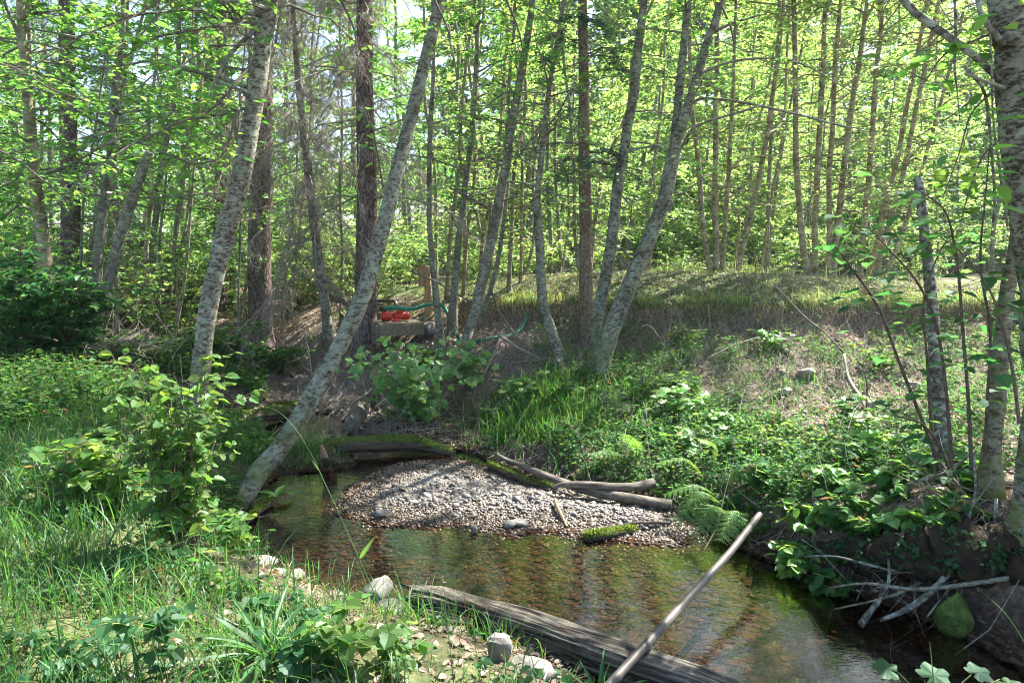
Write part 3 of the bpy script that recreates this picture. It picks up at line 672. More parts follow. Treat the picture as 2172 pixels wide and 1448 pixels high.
# 3-5 left group
t3, p3, r3 = tree('alder_tree', 'smooth grey trunk nearest the left edge with a high fork', 'tree',
    [(108, 790, 32, 8), (106, 640, 31, 8), (95, 540, 31, 8), (82, 440, 29, 8), (70, 340, 27, 8), (60, 240, 25, 8), (52, 140, 22, 8), (46, 60, 20, 8), (42, -20, 18, 8)], 'stem', 4, 14,
    [out_of_frame(5.0, 24), dict(zlo=2.2, zhi=5.4, nb=30, blen=(1.0, 2.2), leafm='leaf', size=(.05, .09), sub=9, lv=11, thin=.2, up=.15)], 3)
limb(t3, [(50, 100, 12, 8), (30, 50, 9, 7.9), (10, 5, 8, 7.8), (-10, -50, 7, 7.7)], seed=5)
t4, p4, r4 = tree('alder_tree', 'slender crooked grey trunk just left of the broken snag', 'tree',
    [(165, 790, 28, 8.5), (190, 680, 26, 8.5), (205, 580, 25, 8.5), (216, 470, 24, 8.5), (232, 360, 20, 8.5), (240, 290, 18, 8.5), (247, 180, 17, 8.5), (258, 90, 14, 8.5), (262, -20, 12, 8.5)], 'alder', 4, 12,
    [out_of_frame(5.2, 22), dict(zlo=2.4, zhi=5.4, nb=22, blen=(.9, 2.0), leafm='leaf', size=(.05, .085), sub=9, lv=10, thin=.2, up=.15)], 4)
t5, p5, r5 = tree('broken_snag', 'leaning dead trunk broken off at head height in the left thicket', 'snag',
    [(180, 790, 30, 8.2), (205, 690, 27, 8.2), (230, 600, 25, 8.2), (252, 510, 26, 8.2), (272, 440, 24, 8.2), (296, 375, 22, 8.2), (318, 322, 19, 8.2)], 'alder', 0, 12, [], 5)
# 6 dead-twigged spruce
def dead_spruce(name, label, track, barkm, n, zlo, zhi, L, seed, ext=4, twn=22, sides=18, droopy=.25, green=0, twl=.26, flare=.5):
    n = int(n*1.5)
    tb, p, r = trunk_mb(track, sides, ext, seed, flare, rj=.02)
    root = thing(name, label, 'tree', p[0]); tb.build('trunk', M[barkm], root)
    a, b_, lc = branchset(p, r, zlo, zhi, n, L, up=.05, sub=twn, lv=4, droopy=droopy, twl=twl)
    mb = MB(); tubes(mb, a[0], a[1]*.8, 5); tubes(mb, b_[0], b_[1]*.9, 3)
    # fine hanging twiglets
    m2 = len(lc); dv = unit(rdir(m2, -.9, .2)+np.array([0, 0, -.35])); T3 = lc[:, None]+dv[:, None]*(np.linspace(0, 1, 3)[None, :, None]*rng.uniform(.05, .14, (m2, 1, 1)))+np.array([0, 0, -.02])*np.linspace(0, 1, 3)[None, :, None]**2
    tubes(mb, T3, np.full((m2, 3), .0026), 3); mb.build('crown', M['twig'], root)
    return root, p, r
dead_spruce('spruce_tree', 'dim spruce with a veil of dead twigs behind the left thicket', [(150, 760, 50, 12), (150, 500, 44, 12), (143, 250, 38, 12), (140, -20, 32, 12)], 'spruce', 46, 1.6, 7, (.9, 2.0), 6)
t7, p7, r7 = dead_spruce('spruce_tree', 'thick spruce trunk with its right side in bright sun behind the leaning birch', [(556, 770, 66, 10.8), (553, 700, 58, 10.8), (552, 500, 54, 10.8), (556, 250, 48, 10.8), (560, -20, 42, 10.8)], 'spruce', 40, 3.4, 8, (.7, 1.6), 7, sides=24)
t9, p9, r9 = dead_spruce('spruce_tree', 'dark straight spruce trunk crossed by the slanting birch, beside the pump platform', [(770, 800, 62, 9.5), (773, 740, 56, 9.5), (776, 600, 53, 9.5), (778, 400, 48, 9.5), (775, 200, 42, 9.5), (772, -20, 38, 9.5)], 'spruce', 66, 2.6, 7, (.8, 1.9), 9, sides=24)
t8, p8, r8 = dead_spruce('spruce_tree', 'thin bent spruce with drooping dead twigs between the two thick spruces', [(700, 720, 26, 9.7), (690, 640, 24, 9.7), (678, 560, 23, 9.7), (664, 450, 22, 9.7), (648, 320, 20, 9.7), (635, 200, 17, 9.7), (620, -20, 14, 9.7)], 'alder', 60, 1.5, 7, (.6, 1.4), 8, sides=14, droopy=.45)
dead_spruce('spruce_tree', 'background spruce with brown dead boughs high behind the slanting birch', [(465, 700, 34, 13.5), (468, 400, 30, 13.5), (470, 150, 26, 13.5), (472, -20, 24, 13.5)], 'spruce', 44, 3, 9, (.8, 1.8), 10, sides=14)
# 10.. centre stems
mid = dict(zlo=2.4, zhi=5.6, nb=24, blen=(.8, 1.7), leafm='leaf', size=(.045, .075), sub=7, lv=8, thin=.3, up=.25)
t10, p10, r10 = tree('alder_tree', 'slim grey stem right of the slanting birch, standing behind the green hose', 'tree',
    [(955, 740, 24, 9.3), (962, 640, 22, 9.3), (972, 520, 18, 9.3), (984, 420, 16, 9.3), (998, 300, 15, 9.3), (1008, 190, 13, 9.3), (1014, 60, 11, 9.3), (1018, -20, 10, 9.3)], 'alder', 4, 12, [mid, out_of_frame(5.6, 18)], 10)
t10b, _, _ = tree('alder_tree', 'thin pale stem with nearly straight habit in front of the wooden nest post', 'tree',
    [(940, 760, 20, 9.0), (925, 640, 17, 9.0), (915, 520, 14, 9.0), (910, 400, 13, 9.0), (912, 260, 12, 9.0), (920, 120, 10, 9.0), (918, -20, 8, 9.0)], 'alder', 3, 10, [dict(mid, nb=8)], 110)
t11, p11, r11 = tree('alder_tree', 'curving grey alder right of centre-left whose foot touches the green hose end', 'tree',
    [(975, 770, 30, 8.8), (1000, 690, 27, 8.85), (1020, 610, 26, 8.9), (1045, 500, 26, 9), (1060, 420, 24, 9), (1075, 340, 23, 9), (1090, 240, 21, 9), (1112, 120, 18, 9), (1132, -20, 15, 9)], 'alder', 4, 14, [mid, out_of_frame(5.4, 20)], 11)
t11b, _, _ = tree('alder_tree', 'wiry dark stem running close beside the curving grey alder', 'tree',
    [(1010, 700, 12, 9.2), (1045, 600, 12, 9.2), (1068, 480, 11, 9.2), (1080, 330, 9, 9.2), (1078, 200, 8, 9.2), (1090, 60, 7, 9.2), (1095, -20, 6, 9.2)], 'alder', 2, 8, [dict(mid, nb=8)], 111)
t12, p12, r12 = tree('alder_tree', 'sinuous pale stem with an S bend rising from beside the sawn stump', 'tree',
    [(1198, 800, 34, 8.2), (1185, 750, 27, 8.3), (1168, 700, 25, 8.4), (1150, 640, 23, 8.5), (1147, 590, 22, 8.6), (1146, 530, 21, 8.6), (1140, 440, 18, 8.6), (1148, 340, 15, 8.6), (1158, 240, 13, 8.6), (1172, 140, 11, 8.6), (1190, 40, 9, 8.6), (1200, -20, 8, 8.6)], 'alder', 3, 14, [mid, out_of_frame(5.2, 16)], 12)
ob = stick_mb([P(1186, 765, 8.15), P(1190, 785, 7.95)], [.048, .045], 5, 14, .001, 3).build('sawn_stump', M['alder'], loc=P(1190, 780, 8))
tag(ob, 'short sawn stub with a tan cut face at the foot of the S-bent stem', 'stump')
c_ = P(1190.3, 786.5, 7.938); T = np.array(S2[0])*np.array([.043, .004, .043]); o = MB().add(T+c_, np.array(S2[1])).build('cut_face', M['wood_end'], ob); o.location = (0, 0, 0)
# spruce with green boughs
tb, p13, r13 = trunk_mb([(1248, 800, 44, 8.9), (1246, 740, 37, 8.9), (1242, 600, 33, 8.9), (1240, 400, 30, 8.9), (1238, 200, 26, 8.9), (1236, -20, 22, 8.9)], 18, 4, 13, .3, rj=.02)
t13 = thing('spruce_tree', 'straight tan-barked spruce with green needle boughs in the middle of the bank', 'tree', p13[0]); tb.build('trunk', M['spruce_tan'], t13)
def needles(root, p, r, zlo, zhi, nb, L, name='crown', azf=None, sub=16, lv=26, size=(.03, .055), up=.0, thin=.2, droopy=.18, mat='needle'):
    a, b_, lc = branchset(p, r, zlo, zhi, nb, L, up=up, sub=sub, lv=lv, droopy=droopy, twl=.16, azf=azf)
    wd = MB(); tubes(wd, a[0], a[1]*.7, 5); tubes(wd, b_[0], b_[1]*.8, 3)
    if thin: lc = lc[sunkeep(lc, thin)]
    n = len(lc); mb = MB(); leaves(mb, lc, rng.uniform(*size, n), unit(rdir(n, -.5, .25)), rdir(n), T_N); join_build([(mb, M[mat]), (wd, M['twig_dark'])], name, root)
needles(t13, p13, r13, 2.9, 5.8, 34, (.7, 1.7), size=(.035, .07)); needles(t13, p13, r13, 5.6, 9, 22, (.8, 1.6))
a, b_, lc = branchset(p13, r13, 1.7, 3.6, 22, (.4, 1.0), up=0, sub=8, lv=1, droopy=.1)
mb = MB(); tubes(mb, a[0], a[1]*.6, 4); tubes(mb, b_[0], b_[1], 3); mb.build('crown', M['twig'], t13)
t14, p14, r14 = tree('alder_tree', 'grey mottled alder leaning right, springing from the foot of the tan spruce', 'tree',
    [(1252, 800, 34, 8.3), (1262, 720, 31, 8.35), (1280, 620, 30, 8.4), (1298, 500, 28, 8.5), (1312, 380, 26, 8.6), (1332, 270, 24, 8.6), (1350, 140, 22, 8.6), (1366, -20, 18, 8.6)], 'birch', 4, 16, [dict(mid, nb=9), out_of_frame(5.2, 22)], 14)
t15, p15, r15 = tree('alder_tree', 'thickest leaning alder of the middle bank, forked at mid height, moss at its foot', 'tree',
    [(1258, 830, 52, 7.95), (1280, 750, 46, 8.0), (1305, 680, 42, 8.05), (1345, 580, 40, 8.1), (1385, 490, 38, 8.15), (1412, 410, 36, 8.2), (1427, 330, 33, 8.25), (1436, 250, 24, 8.3), (1446, 140, 21, 8.3), (1456, 40, 19, 8.3), (1460, -20, 18, 8.3)], 'birch', 4.5, 20,
    [out_of_frame(5.0, 26), dict(mid, nb=9, zlo=3.4)], 15)
pl, rl = limb(t15, [(1424, 335, 26, 8.25), (1445, 265, 26, 8.2), (1472, 180, 25, 8.15), (1496, 100, 22, 8.1), (1518, 40, 20, 8.05), (1536, -30, 17, 8)], seed=16, sides=14, mat='birch', ext=3)
foliage(t15, pl, rl, **out_of_frame(5.0, 18))
limb(t15, [(1405, 400, 9, 8.2), (1450, 300, 8, 8), (1480, 265, 7, 7.9), (1560, 240, 6, 7.8), (1620, 222, 4, 7.7)], seed=17)
limb(t15, [(1470, 220, 8, 8.1), (1500, 212, 7, 8), (1600, 225, 6, 7.8), (1720, 250, 5, 7.6), (1790, 268, 4, 7.5), (1835, 275, 2, 7.4)], seed=18)
limb(t15, [(1480, 160, 7, 8.1), (1540, 135, 6, 8), (1620, 125, 5, 7.9), (1700, 135, 4, 7.8), (1790, 185, 3, 7.8), (1830, 210, 2, 7.8)], seed=19)
limb(t15, [(1380, 480, 7, 8.15), (1440, 415, 5, 8), (1480, 385, 4, 7.9), (1508, 370, 3, 7.9)], seed=20)
limb(t15, [(1515, 65, 8, 8), (1560, 45, 6, 7.9), (1600, 35, 4, 7.8), (1630, 30, 3, 7.7)], seed=21)
# 16 clump of stems on the terrace
sunlit_crown = dict(zlo=2.6, zhi=9, nb=16, blen=(.8, 1.7), leafm='leaf_sunlit', size=(.05, .08), tmpl=T_Q, sub=8, lv=9, thin=.3, up=.3, bm='stem')
for i, (lb, tr_) in enumerate([
    ('leftmost stem of the first clump on the grassy terrace, bowed to the left', [(1515, 622, 16, 11), (1500, 540, 15, 11), (1488, 440, 14, 11), (1480, 340, 13, 11), (1468, 230, 11, 11), (1462, 100, 9, 11), (1465, -20, 8, 11)]),
    ('straight upright stem in the middle of the first clump on the terrace', [(1520, 622, 18, 11), (1518, 500, 16, 11), (1517, 380, 15, 11), (1518, 240, 13, 11), (1520, 120, 12, 11), (1522, -20, 10, 11)]),
    ('second upright stem just right of the straight one in the first clump', [(1530, 622, 14, 11.1), (1536, 520, 13, 11.1), (1542, 420, 12, 11.1), (1550, 300, 11, 11.1), (1556, 180, 9, 11.1), (1562, -20, 7, 11.1)]),
    ('right-leaning stem of the first clump reaching up past the bare branch', [(1550, 615, 15, 11.2), (1575, 530, 14, 11.2), (1600, 420, 13, 11.2), (1622, 310, 12, 11.2), (1640, 190, 11, 11.2), (1655, 70, 9, 11.2), (1664, -20, 8, 11.2)]),
    ('straight thick stem at the left of the second clump on the terrace', [(1722, 618, 19, 11.5), (1705, 530, 16, 11.5), (1694, 430, 15, 11.5), (1688, 300, 14, 11.5), (1687, 150, 13, 11.5), (1684, -20, 12, 11.5)]),
    ('tall stem with a slight right lean, second of the second clump', [(1728, 618, 18, 11.6), (1728, 520, 15, 11.6), (1733, 400, 14, 11.6), (1740, 250, 14, 11.6), (1746, 120, 12, 11.6), (1750, -20, 11, 11.6)]),
    ('slim upright stem in the heart of the second clump', [(1755, 620, 19, 11.7), (1760, 500, 14, 11.7), (1760, 380, 13, 11.7), (1766, 250, 12, 11.7), (1772, 120, 11, 11.7), (1785, -20, 8, 11.7)]),
    ('stem leaning right with a broken scar, at the right of the second clump', [(1762, 618, 18, 11.7), (1772, 520, 17, 11.7), (1785, 400, 16, 11.7), (1800, 270, 15, 11.7), (1822, 130, 13, 11.7), (1842, -20, 10, 11.7)]),
    ('lone pale stem between the second and third clumps on the terrace', [(1820, 600, 15, 12.5), (1833, 480, 14, 12.5), (1845, 340, 13, 12.5), (1855, 200, 12, 12.5), (1868, 60, 10, 12.5), (1874, -20, 9, 12.5)]),
    ('first of the three stems leaning far right in the third clump', [(1840, 595, 14, 12.8), (1868, 480, 13, 12.8), (1900, 350, 12, 12.8), (1925, 220, 11, 12.8), (1950, 90, 9, 12.8), (1970, -20, 8, 12.8)]),
    ('middle of the three stems leaning far right in the third clump', [(1852, 598, 15, 12.6), (1885, 480, 14, 12.6), (1918, 360, 12, 12.6), (1945, 220, 11, 12.6), (1975, 80, 10, 12.6), (1992, -20, 9, 12.6)]),
    ('lowest leaning stem at the outer side of the third clump', [(1868, 600, 14, 12.4), (1900, 530, 12, 12.4), (1935, 430, 10, 12.4), (1965, 330, 9, 12.4), (2000, 200, 8, 12.4), (2040, 40, 7, 12.4)]),
    ('thin crooked stem behind the first clump, in the sunlit leaves', [(1610, 605, 8, 13.5), (1625, 500, 7, 13.5), (1640, 400, 7, 13.5), (1660, 280, 6, 13.5), (1668, 150, 6, 13.5), (1675, -20, 5, 13.5)]),
]):
    tree('young_birch', lb, 'tree', tr_, 'stem', 4, 10, [dict(sunlit_crown, nb=14, zhi=6), dict(out_of_frame(5.5, 22, (1.2, 2.4)), leafm='leaf_sunlit', bm='stem')], 60+i, .3, 'stems of the clumps on the grassy terrace')
# 18 snag and right trees
t18, _, _ = tree('broken_snag', 'thin lichen-crusted dead trunk with a broken top, half hidden by hazel leaves', 'snag',
    [(2015, 1000, 40, 4.4), (2000, 900, 34, 4.5), (1988, 780, 30, 4.55), (1978, 660, 27, 4.6), (1966, 540, 25, 4.6), (1957, 450, 23, 4.6), (1950, 378, 22, 4.6)], 'lichen', 0, 14, [], 18)
t19, p19, r19 = tree('birch_tree', 'massive pale birch trunk cut off by the right edge with lichen patches', 'tree',
    [(2172, 1150, 90, 3.3), (2200, 1020, 92, 3.3), (2222, 860, 100, 3.35), (2222, 700, 110, 3.4), (2206, 500, 120, 3.4), (2190, 320, 130, 3.4), (2176, 120, 134, 3.4), (2168, -60, 134, 3.4)], 'birch_pale', 6, 24,
    [out_of_frame(3.6, 40, (1.4, 3.0), up=.4)], 19, .1)
limb(t19, [(2130, 180, 18, 3.4), (2080, 130, 17, 3.4), (2030, 90, 17, 3.4), (1980, 55, 17, 3.4), (1930, 15, 16, 3.4), (1900, -30, 14, 3.4)], mat='lichen', seed=22, sides=12)
limb(t19, [(2120, 100, 16, 3.35), (2095, 60, 14, 3.3), (2075, 20, 12, 3.3), (2065, -30, 10, 3.3)], mat='lichen', seed=23)
limb(t19, [(2128, 190, 12, 3.35), (2090, 170, 8, 3.2), (2050, 160, 7, 3.2)], mat='alder', seed=24)
limb(t19, [(2040, 150, 7, 3.3), (2080, 190, 7, 3.3), (2095, 240, 7, 3.3), (2105, 330, 6, 3.3), (2112, 420, 6, 3.3), (2110, 480, 5, 3.3)], mat='alder', seed=25)
limb(t19, [(2035, -20, 6, 3.3), (2040, 70, 6, 3.3), (2038, 140, 5, 3.3), (2035, 200, 3, 3.3), (2030, 260, 2, 3.3)], mat='lichen', seed=26)
limb(t19, [(2130, 480, 6, 3.35), (2115, 350, 6, 3.3), (2105, 250, 5, 3.3), (2100, 120, 5, 3.3), (2090, -20, 4, 3.3)], mat='alder', seed=27)
t20, p20, r20 = tree('birch_tree', 'slimmer pale birch stem bowing up into the massive trunk at the right edge', 'tree',
    [(2100, 1050, 44, 3.7), (2106, 940, 38, 3.75), (2115, 830, 37, 3.8), (2125, 720, 36, 3.8), (2138, 620, 34, 3.75), (2152, 540, 32, 3.7), (2170, 440, 30, 3.7), (2200, 300, 28, 3.7)], 'birch', 4, 16, [out_of_frame(3.4, 16)], 28)
tree('alder_tree', 'leafy alder added for shade, boughs reaching in from beyond the right edge above the snag', 'tree', [(2400, 640, 40, 6.2), (2405, 300, 36, 6.2), (2400, -60, 30, 6.2)], 'alder', 6, 14,  # added tree, trunk out of view, to shade the undercut right bank
    [dict(zlo=3.2, zhi=99, nb=64, blen=(1.4, 3.0), leafm='leaf', size=(.06, .10), tmpl=T_M, sub=10, lv=12, thin=.5, twl=.35, up=.25)], 190)
# ================================================================== background woodland (each tree its own thing)
def proto(kind, seed, h, zlo, nb, L, sub, lv, leafm, size, lean=.3, r0=.06, tm=T_Q, barkm='alder', droopy=0, up=.35):
    r_ = np.random.default_rng(seed); k = 7
    pts = np.stack([np.cumsum(r_.normal(0, .12, k))+np.linspace(0, lean, k)*h*.3, np.cumsum(r_.normal(0, .1, k)), np.linspace(-.15, h, k)], -1); pts[0, :2] = 0
    p, r = wobble_path(pts, np.linspace(r0, r0*.25, k), 40, .01, .04, seed)
    root = thing(kind, 'x', 'tree'); root.location = (0, 0, 0)
    tubes(MB(), p, r, 8).build('trunk', M[barkm], root)
    a, b_, lc = branchset(p, r, zlo, h, nb, L, up=up, sub=sub, lv=lv, droopy=droopy, twl=.32, K=4)
    wd = MB(); tubes(wd, *a, 4); mb = MB()
    if leafm == 'needle':
        n = len(lc); leaves(mb, lc, rng.uniform(*size, n), unit(rdir(n, -.6, .2)), rdir(n), T_N)
    else: leaf_cloud(mb, lc, *size, tm, tilt=.8)
    join_build([(mb, M[leafm]), (wd, M[barkm])], 'crown', root)
    return root
PR = [proto('woodland_tree', 200, 9, 1.4, 54, (.8, 1.9), 11, 18, 'leaf_sunlit', (.055, .10), .3),
      proto('woodland_tree', 201, 8, 1.0, 54, (.8, 2.0), 11, 18, 'leaf_sunlit', (.055, .10), -.1, .05),
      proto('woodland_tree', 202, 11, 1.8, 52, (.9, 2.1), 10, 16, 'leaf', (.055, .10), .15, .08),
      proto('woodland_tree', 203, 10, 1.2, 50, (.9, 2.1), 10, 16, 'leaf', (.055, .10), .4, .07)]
PB = [proto('distant_tree', 210, 17, 1.0, 90, (1.6, 4.0), 10, 13, 'leaf_sunlit', (.16, .30), .1, .14),
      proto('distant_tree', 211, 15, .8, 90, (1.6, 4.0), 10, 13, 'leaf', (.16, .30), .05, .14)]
PC = [proto('distant_spruce', 212, 18, .6, 110, (1.4, 3.6), 12, 14, 'needle', (.22, .42), .0, .2, barkm='spruce', droopy=.2, up=0)]
LM = [(95, 'smooth grey forked trunk'), (210, 'crooked grey trunk'), (245, 'broken leaning snag'), (460, 'near leaning birch'), (552, 'sunlit thick spruce'), (678, 'thin bent spruce'), (776, 'dark spruce'),
      (905, 'wooden nest post'), (970, 'slim grey stem'), (1040, 'curving grey alder'), (1147, 'S-bent stem'), (1242, 'tan spruce'), (1295, 'mottled alder'), (1360, 'thick forked alder'), (1520, 'first terrace clump'),
      (1620, 'bare drooping branch tips'), (1740, 'second terrace clump'), (1830, 'lone pale terrace stem'), (1895, 'third terrace clump'), (1966, 'lichened snag'), (2130, 'massive right-edge birch')]
def where(x, y, lb):
    px = float(proj(x, y, 2.)[0]); c, nm_ = min(LM, key=lambda q: abs(q[0]-px)); d_ = px-c
    rel = 'right behind' if abs(d_) < 16 else ('just beyond and left of' if d_ < 0 else 'just beyond and right of') if abs(d_) < 50 else ('some way left of' if d_ < 0 else 'some way right of')
    return lb+', '+rel+' the '+nm_
used = set()
seen_l = {}
def put(pr, x, y, s=1., lb='', gp='', rz=None):
    lb = where(x, y, ('nearer ' if y < 13.2 or 16 < y < 18.2 or 22 < y < 24.5 else 'deeper ')+lb); z = gz1(x, y)-.05; rz = rng.uniform(0, 6.28) if rz is None else rz
    if id(pr) not in used:
        used.add(id(pr)); pr.location = (x, y, z); pr.rotation_euler = (0, 0, rz); pr.scale = (s, s, s); pr['label'] = lb; pr['group'] = gp; return pr
    return dup(pr, (x, y, z), rz, s, lb, gp)
LA = 'thin sunlit tree'
LB = 'shaded thicket tree'
LC_ = 'far tall leafy tree'
LD = 'far blue-green spruce'
spots = []
r_ = np.random.default_rng(77)
def free(x, y, dmin): return all((x-a)**2+(y-b)**2 > dmin*dmin for a, b in spots)
def fill(n, x0, x1, y0, y1, dmin, prs, lb, gp, sr=(.85, 1.15), cond=None):
    c = 0; tr = 0
    while c < n and tr < n*60:
        tr += 1; x, y = r_.uniform(x0, x1), r_.uniform(y0, y1)
        if abs(x) > y*.80+1.0 or not free(x, y, dmin) or (cond and not cond(x, y)): continue
        spots.append((x, y)); put(prs[r_.integers(len(prs))], x, y, r_.uniform(*sr), lb, gp); c += 1
fill(9, -.8, 13, 17, 19.5, 1.5, PR[:2], LA, 'sunlit trees behind the terrace', (.7, .9))
fill(17, -1, 19, 22, 27, 1.5, PR[:2]+PR[3:], LA, 'sunlit trees behind the terrace', (1, 1.3))
fill(12, -12, -1, 11.5, 16, 1.3, PR[2:], LB, 'trees of the left thicket', (.8, 1.05), lambda x, y: abs((x+3.9)*math.cos(SUN_AZ)-(y-10.8)*math.sin(SUN_AZ)) > 1.3)
fill(13, -18, -1, 17, 25, 1.6, PR, LB, 'trees of the left thicket', (.85, 1.1))
fill(15, -4, 22, 27.5, 32, 1.8, PR[:2], LA, 'sunlit trees behind the terrace', (1.3, 1.7))
fill(20, -4, 34, 33, 46, 3.0, PB, LC_, 'far trees closing the view', (.9, 1.2))
fill(9, -34, -4, 30, 48, 3.6, PB, LC_, 'far trees closing the view', (.5, .7))
fill(9, -3, 34, 30, 50, 3.0, PC, LD, 'far spruces', (.9, 1.15))
fill(3, -26, -6, 32, 48, 3.0, PC, LD, 'far spruces', (.5, .7))
# far wooded hillside as one mass
xy = scat(60000, -75, 75, 50, 85); xy = xy[np.abs(xy[:, 0]) < xy[:, 1]*.85]
zz = gz(xy[:, 0], xy[:, 1], False); clump = fbm(xy[:, 0]*.25, xy[:, 1]*.25, 41); hh = 3+9*clump*rng.random(len(xy))**.5
mb = MB(); C = np.column_stack([xy, zz+hh]); leaf_cloud(mb, C, .35, .75, T_Q, tilt=.9)
tag(mb.build('hillside_foliage', M['leaf'], smooth=False), 'dim blue-green mass of trees on the slope far behind the woodland', None, kind='stuff')

r2 = np.random.default_rng(9)
for i in range(41):
    if i < 20: b0 = 880+r2.uniform(0, 400); Yv = r2.uniform(10, 15); yb = 640-(Yv-10)*9
    elif i < 34: b0 = r2.uniform(10, 740); Yv = r2.uniform(9, 14); yb = 735-(Yv-9)*22
    else: b0 = r2.uniform(1380, 2100); Yv = r2.uniform(13, 19); yb = 605-(Yv-13)*3
    ln = r2.normal(60, 60); w0 = r2.uniform(6, 12); ys = np.linspace(yb, -30, 6)
    tr_ = [(b0+ln*(j/5)**1.2+r2.normal(0, 6), ys[j], w0*(1-.09*j), Yv) for j in range(6)]; q = P(b0, yb, Yv)
    tree('sapling', where(q[0], q[1], 'slender '+['pale', 'brown', 'grey'][i % 3]+' sapling'), 'tree', tr_, ['alder', 'stem'][i % 2], 1.5, 8, [dict(zlo=1.8, zhi=9, nb=16, blen=(.5, 1.2), leafm=['leaf_sunlit', 'leaf'][int(20 <= i < 34)], size=(.045, .075), tmpl=T_Q, sub=7, lv=8, thin=None, up=.4, bm='stem')], 800+i, .2, 'slender saplings among the trees')
# ================================================================== bushes and understory
def bush_at_origin(name, label, h, spread, ns, lps, leafm, size, tmpl=T_M, stemm='twig_dark', seed=0, twl=.25, cat='shrub', loc=(0, 0, 0), group=None, tilt=.45, nbias=0., sub=7, lean=(0, 0), zl=.15, droop=.2, sr=.006):
    r_ = np.random.default_rng(seed); K = 7
    az = r_.uniform(0, 6.28, ns); t = np.linspace(0, 1, K); sp_r = spread*r_.uniform(.25, 1, ns); hh = h*r_.uniform(.6, 1, ns)
    b0 = r_.normal(0, spread*.10, (ns, 2))
    S = np.zeros((ns, K, 3)); S[..., 0] = b0[:, :1]+np.cos(az)[:, None]*sp_r[:, None]*t**1.4+lean[0]*t; S[..., 1] = b0[:, 1:]+np.sin(az)[:, None]*sp_r[:, None]*t**1.4+lean[1]*t
    S[..., 2] = hh[:, None]*t*(1-.15*t); S[:, 1:-1] += r_.normal(0, .015, (ns, K-2, 3)); S += np.array(loc, float)
    SR = np.linspace(1, .3, K)[None]*r_.uniform(.7, 1.2, (ns, 1))*sr
    nt_ = ns*sub; si = np.repeat(np.arange(ns), sub); u = r_.uniform(zl, 1, nt_)*(K-1); i0 = np.minimum(u.astype(int), K-2); f = (u-i0)[:, None]
    st = S[si, i0]*(1-f)+S[si, i0+1]*f; td = rdir(nt_, -.05, .6); TL = r_.uniform(.5, 1.1, nt_)*twl
    tt = np.linspace(0, 1, 4)[None, :, None]; TW = st[:, None]+TL[:, None, None]*(td[:, None]*tt+np.array([0, 0, -.2])*tt*tt); TR = np.full((nt_, 4), .0022)*np.array([1, .8, .6, .4])
    nl = nt_*lps; ti = np.repeat(np.arange(nt_), lps); v = r_.uniform(.1, 1, nl)*3; j0 = np.minimum(v.astype(int), 2); fv = (v-j0)[:, None]
    LC = TW[ti, j0]*(1-fv)+TW[ti, j0+1]*fv
    ax = unit(rdir(nl, -.35, .25)+unit(TW[ti, 3]-TW[ti, 0])*.6+np.array([0, 0, -droop])); nm = unit(np.array([0, -nbias, 1.])+rdir(nl)*tilt)
    root = thing(name, label, cat, loc, group)
    mb = MB(); leaves(mb, LC, r_.uniform(*size, nl), ax, nm, tmpl)
    wd = MB(); tubes(wd, S, SR, 5); tubes(wd, TW, TR, 3)
    wd.build('stems', M[stemm], root) if 0 else None
    join_build([(mb, M[leafm]), (wd, M[stemm])], 'foliage', root)
    return root
def ground_loc(px, py, Y):
    q = P(px, py, Y); return (q[0], q[1], gz1(q[0], q[1])-.03)
# near shrub at the foot of the leaning birch
def near_loc(px, py, z=.4): q = G(px, py, z); return (q[0], q[1], gz1(q[0], q[1])-.03)
bush_at_origin('alder_shrub', 'leafy alder shrub with round toothed pale leaves around the foot of the near birch', 1.3, .31, 34, 4, 'leaf_near', (.036, .070), T_NEAR, loc=near_loc(385, 1165), seed=31, sub=9, zl=.15, tilt=.8, nbias=.5, twl=.15, sr=.0045)
bush_at_origin('alder_shrub', 'smaller toothed-leaf shrub between the near shrub and the slanting birch foot', .42, .22, 8, 5, 'leaf_near', (.05, .085), T_NEAR, loc=near_loc(462, 1125, .3), seed=32, sub=8, zl=.1, tilt=.7, twl=.18)
bush_at_origin('leafy_shrub', 'low leafy shrub left of the near birch above the tall grass', .6, .45, 9, 5, 'leaf_near', (.06, .10), T_NEAR, loc=near_loc(230, 1060, .5), seed=33, sub=8, tilt=.5)
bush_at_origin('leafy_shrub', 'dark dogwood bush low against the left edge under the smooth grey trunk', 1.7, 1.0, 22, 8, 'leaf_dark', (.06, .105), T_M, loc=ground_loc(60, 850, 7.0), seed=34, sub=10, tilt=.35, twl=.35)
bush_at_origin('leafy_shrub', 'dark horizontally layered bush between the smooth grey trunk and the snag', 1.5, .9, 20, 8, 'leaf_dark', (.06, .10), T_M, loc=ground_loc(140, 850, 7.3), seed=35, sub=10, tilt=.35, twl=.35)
bush_at_origin('leafy_shrub', 'tall leafy bush at the left edge behind the dogwood', 2.6, 1.3, 22, 8, 'leaf', (.055, .09), T_M, loc=(-6.6, 8.2, .6), seed=36, sub=10, tilt=.5, twl=.4)
bush_at_origin('leafy_shrub', 'low green bush on the bank left of the sunlit thick spruce', .75, .8, 18, 7, 'herb', (.06, .10), T_M, loc=ground_loc(470, 800, 9.0), seed=37, sub=8, tilt=.35)
bush_at_origin('leafy_shrub', 'small green bush under the sunlit thick spruce beside the far pool', .6, .6, 14, 7, 'herb', (.06, .10), T_M, loc=ground_loc(590, 830, 9.2), seed=38, sub=7, tilt=.35)
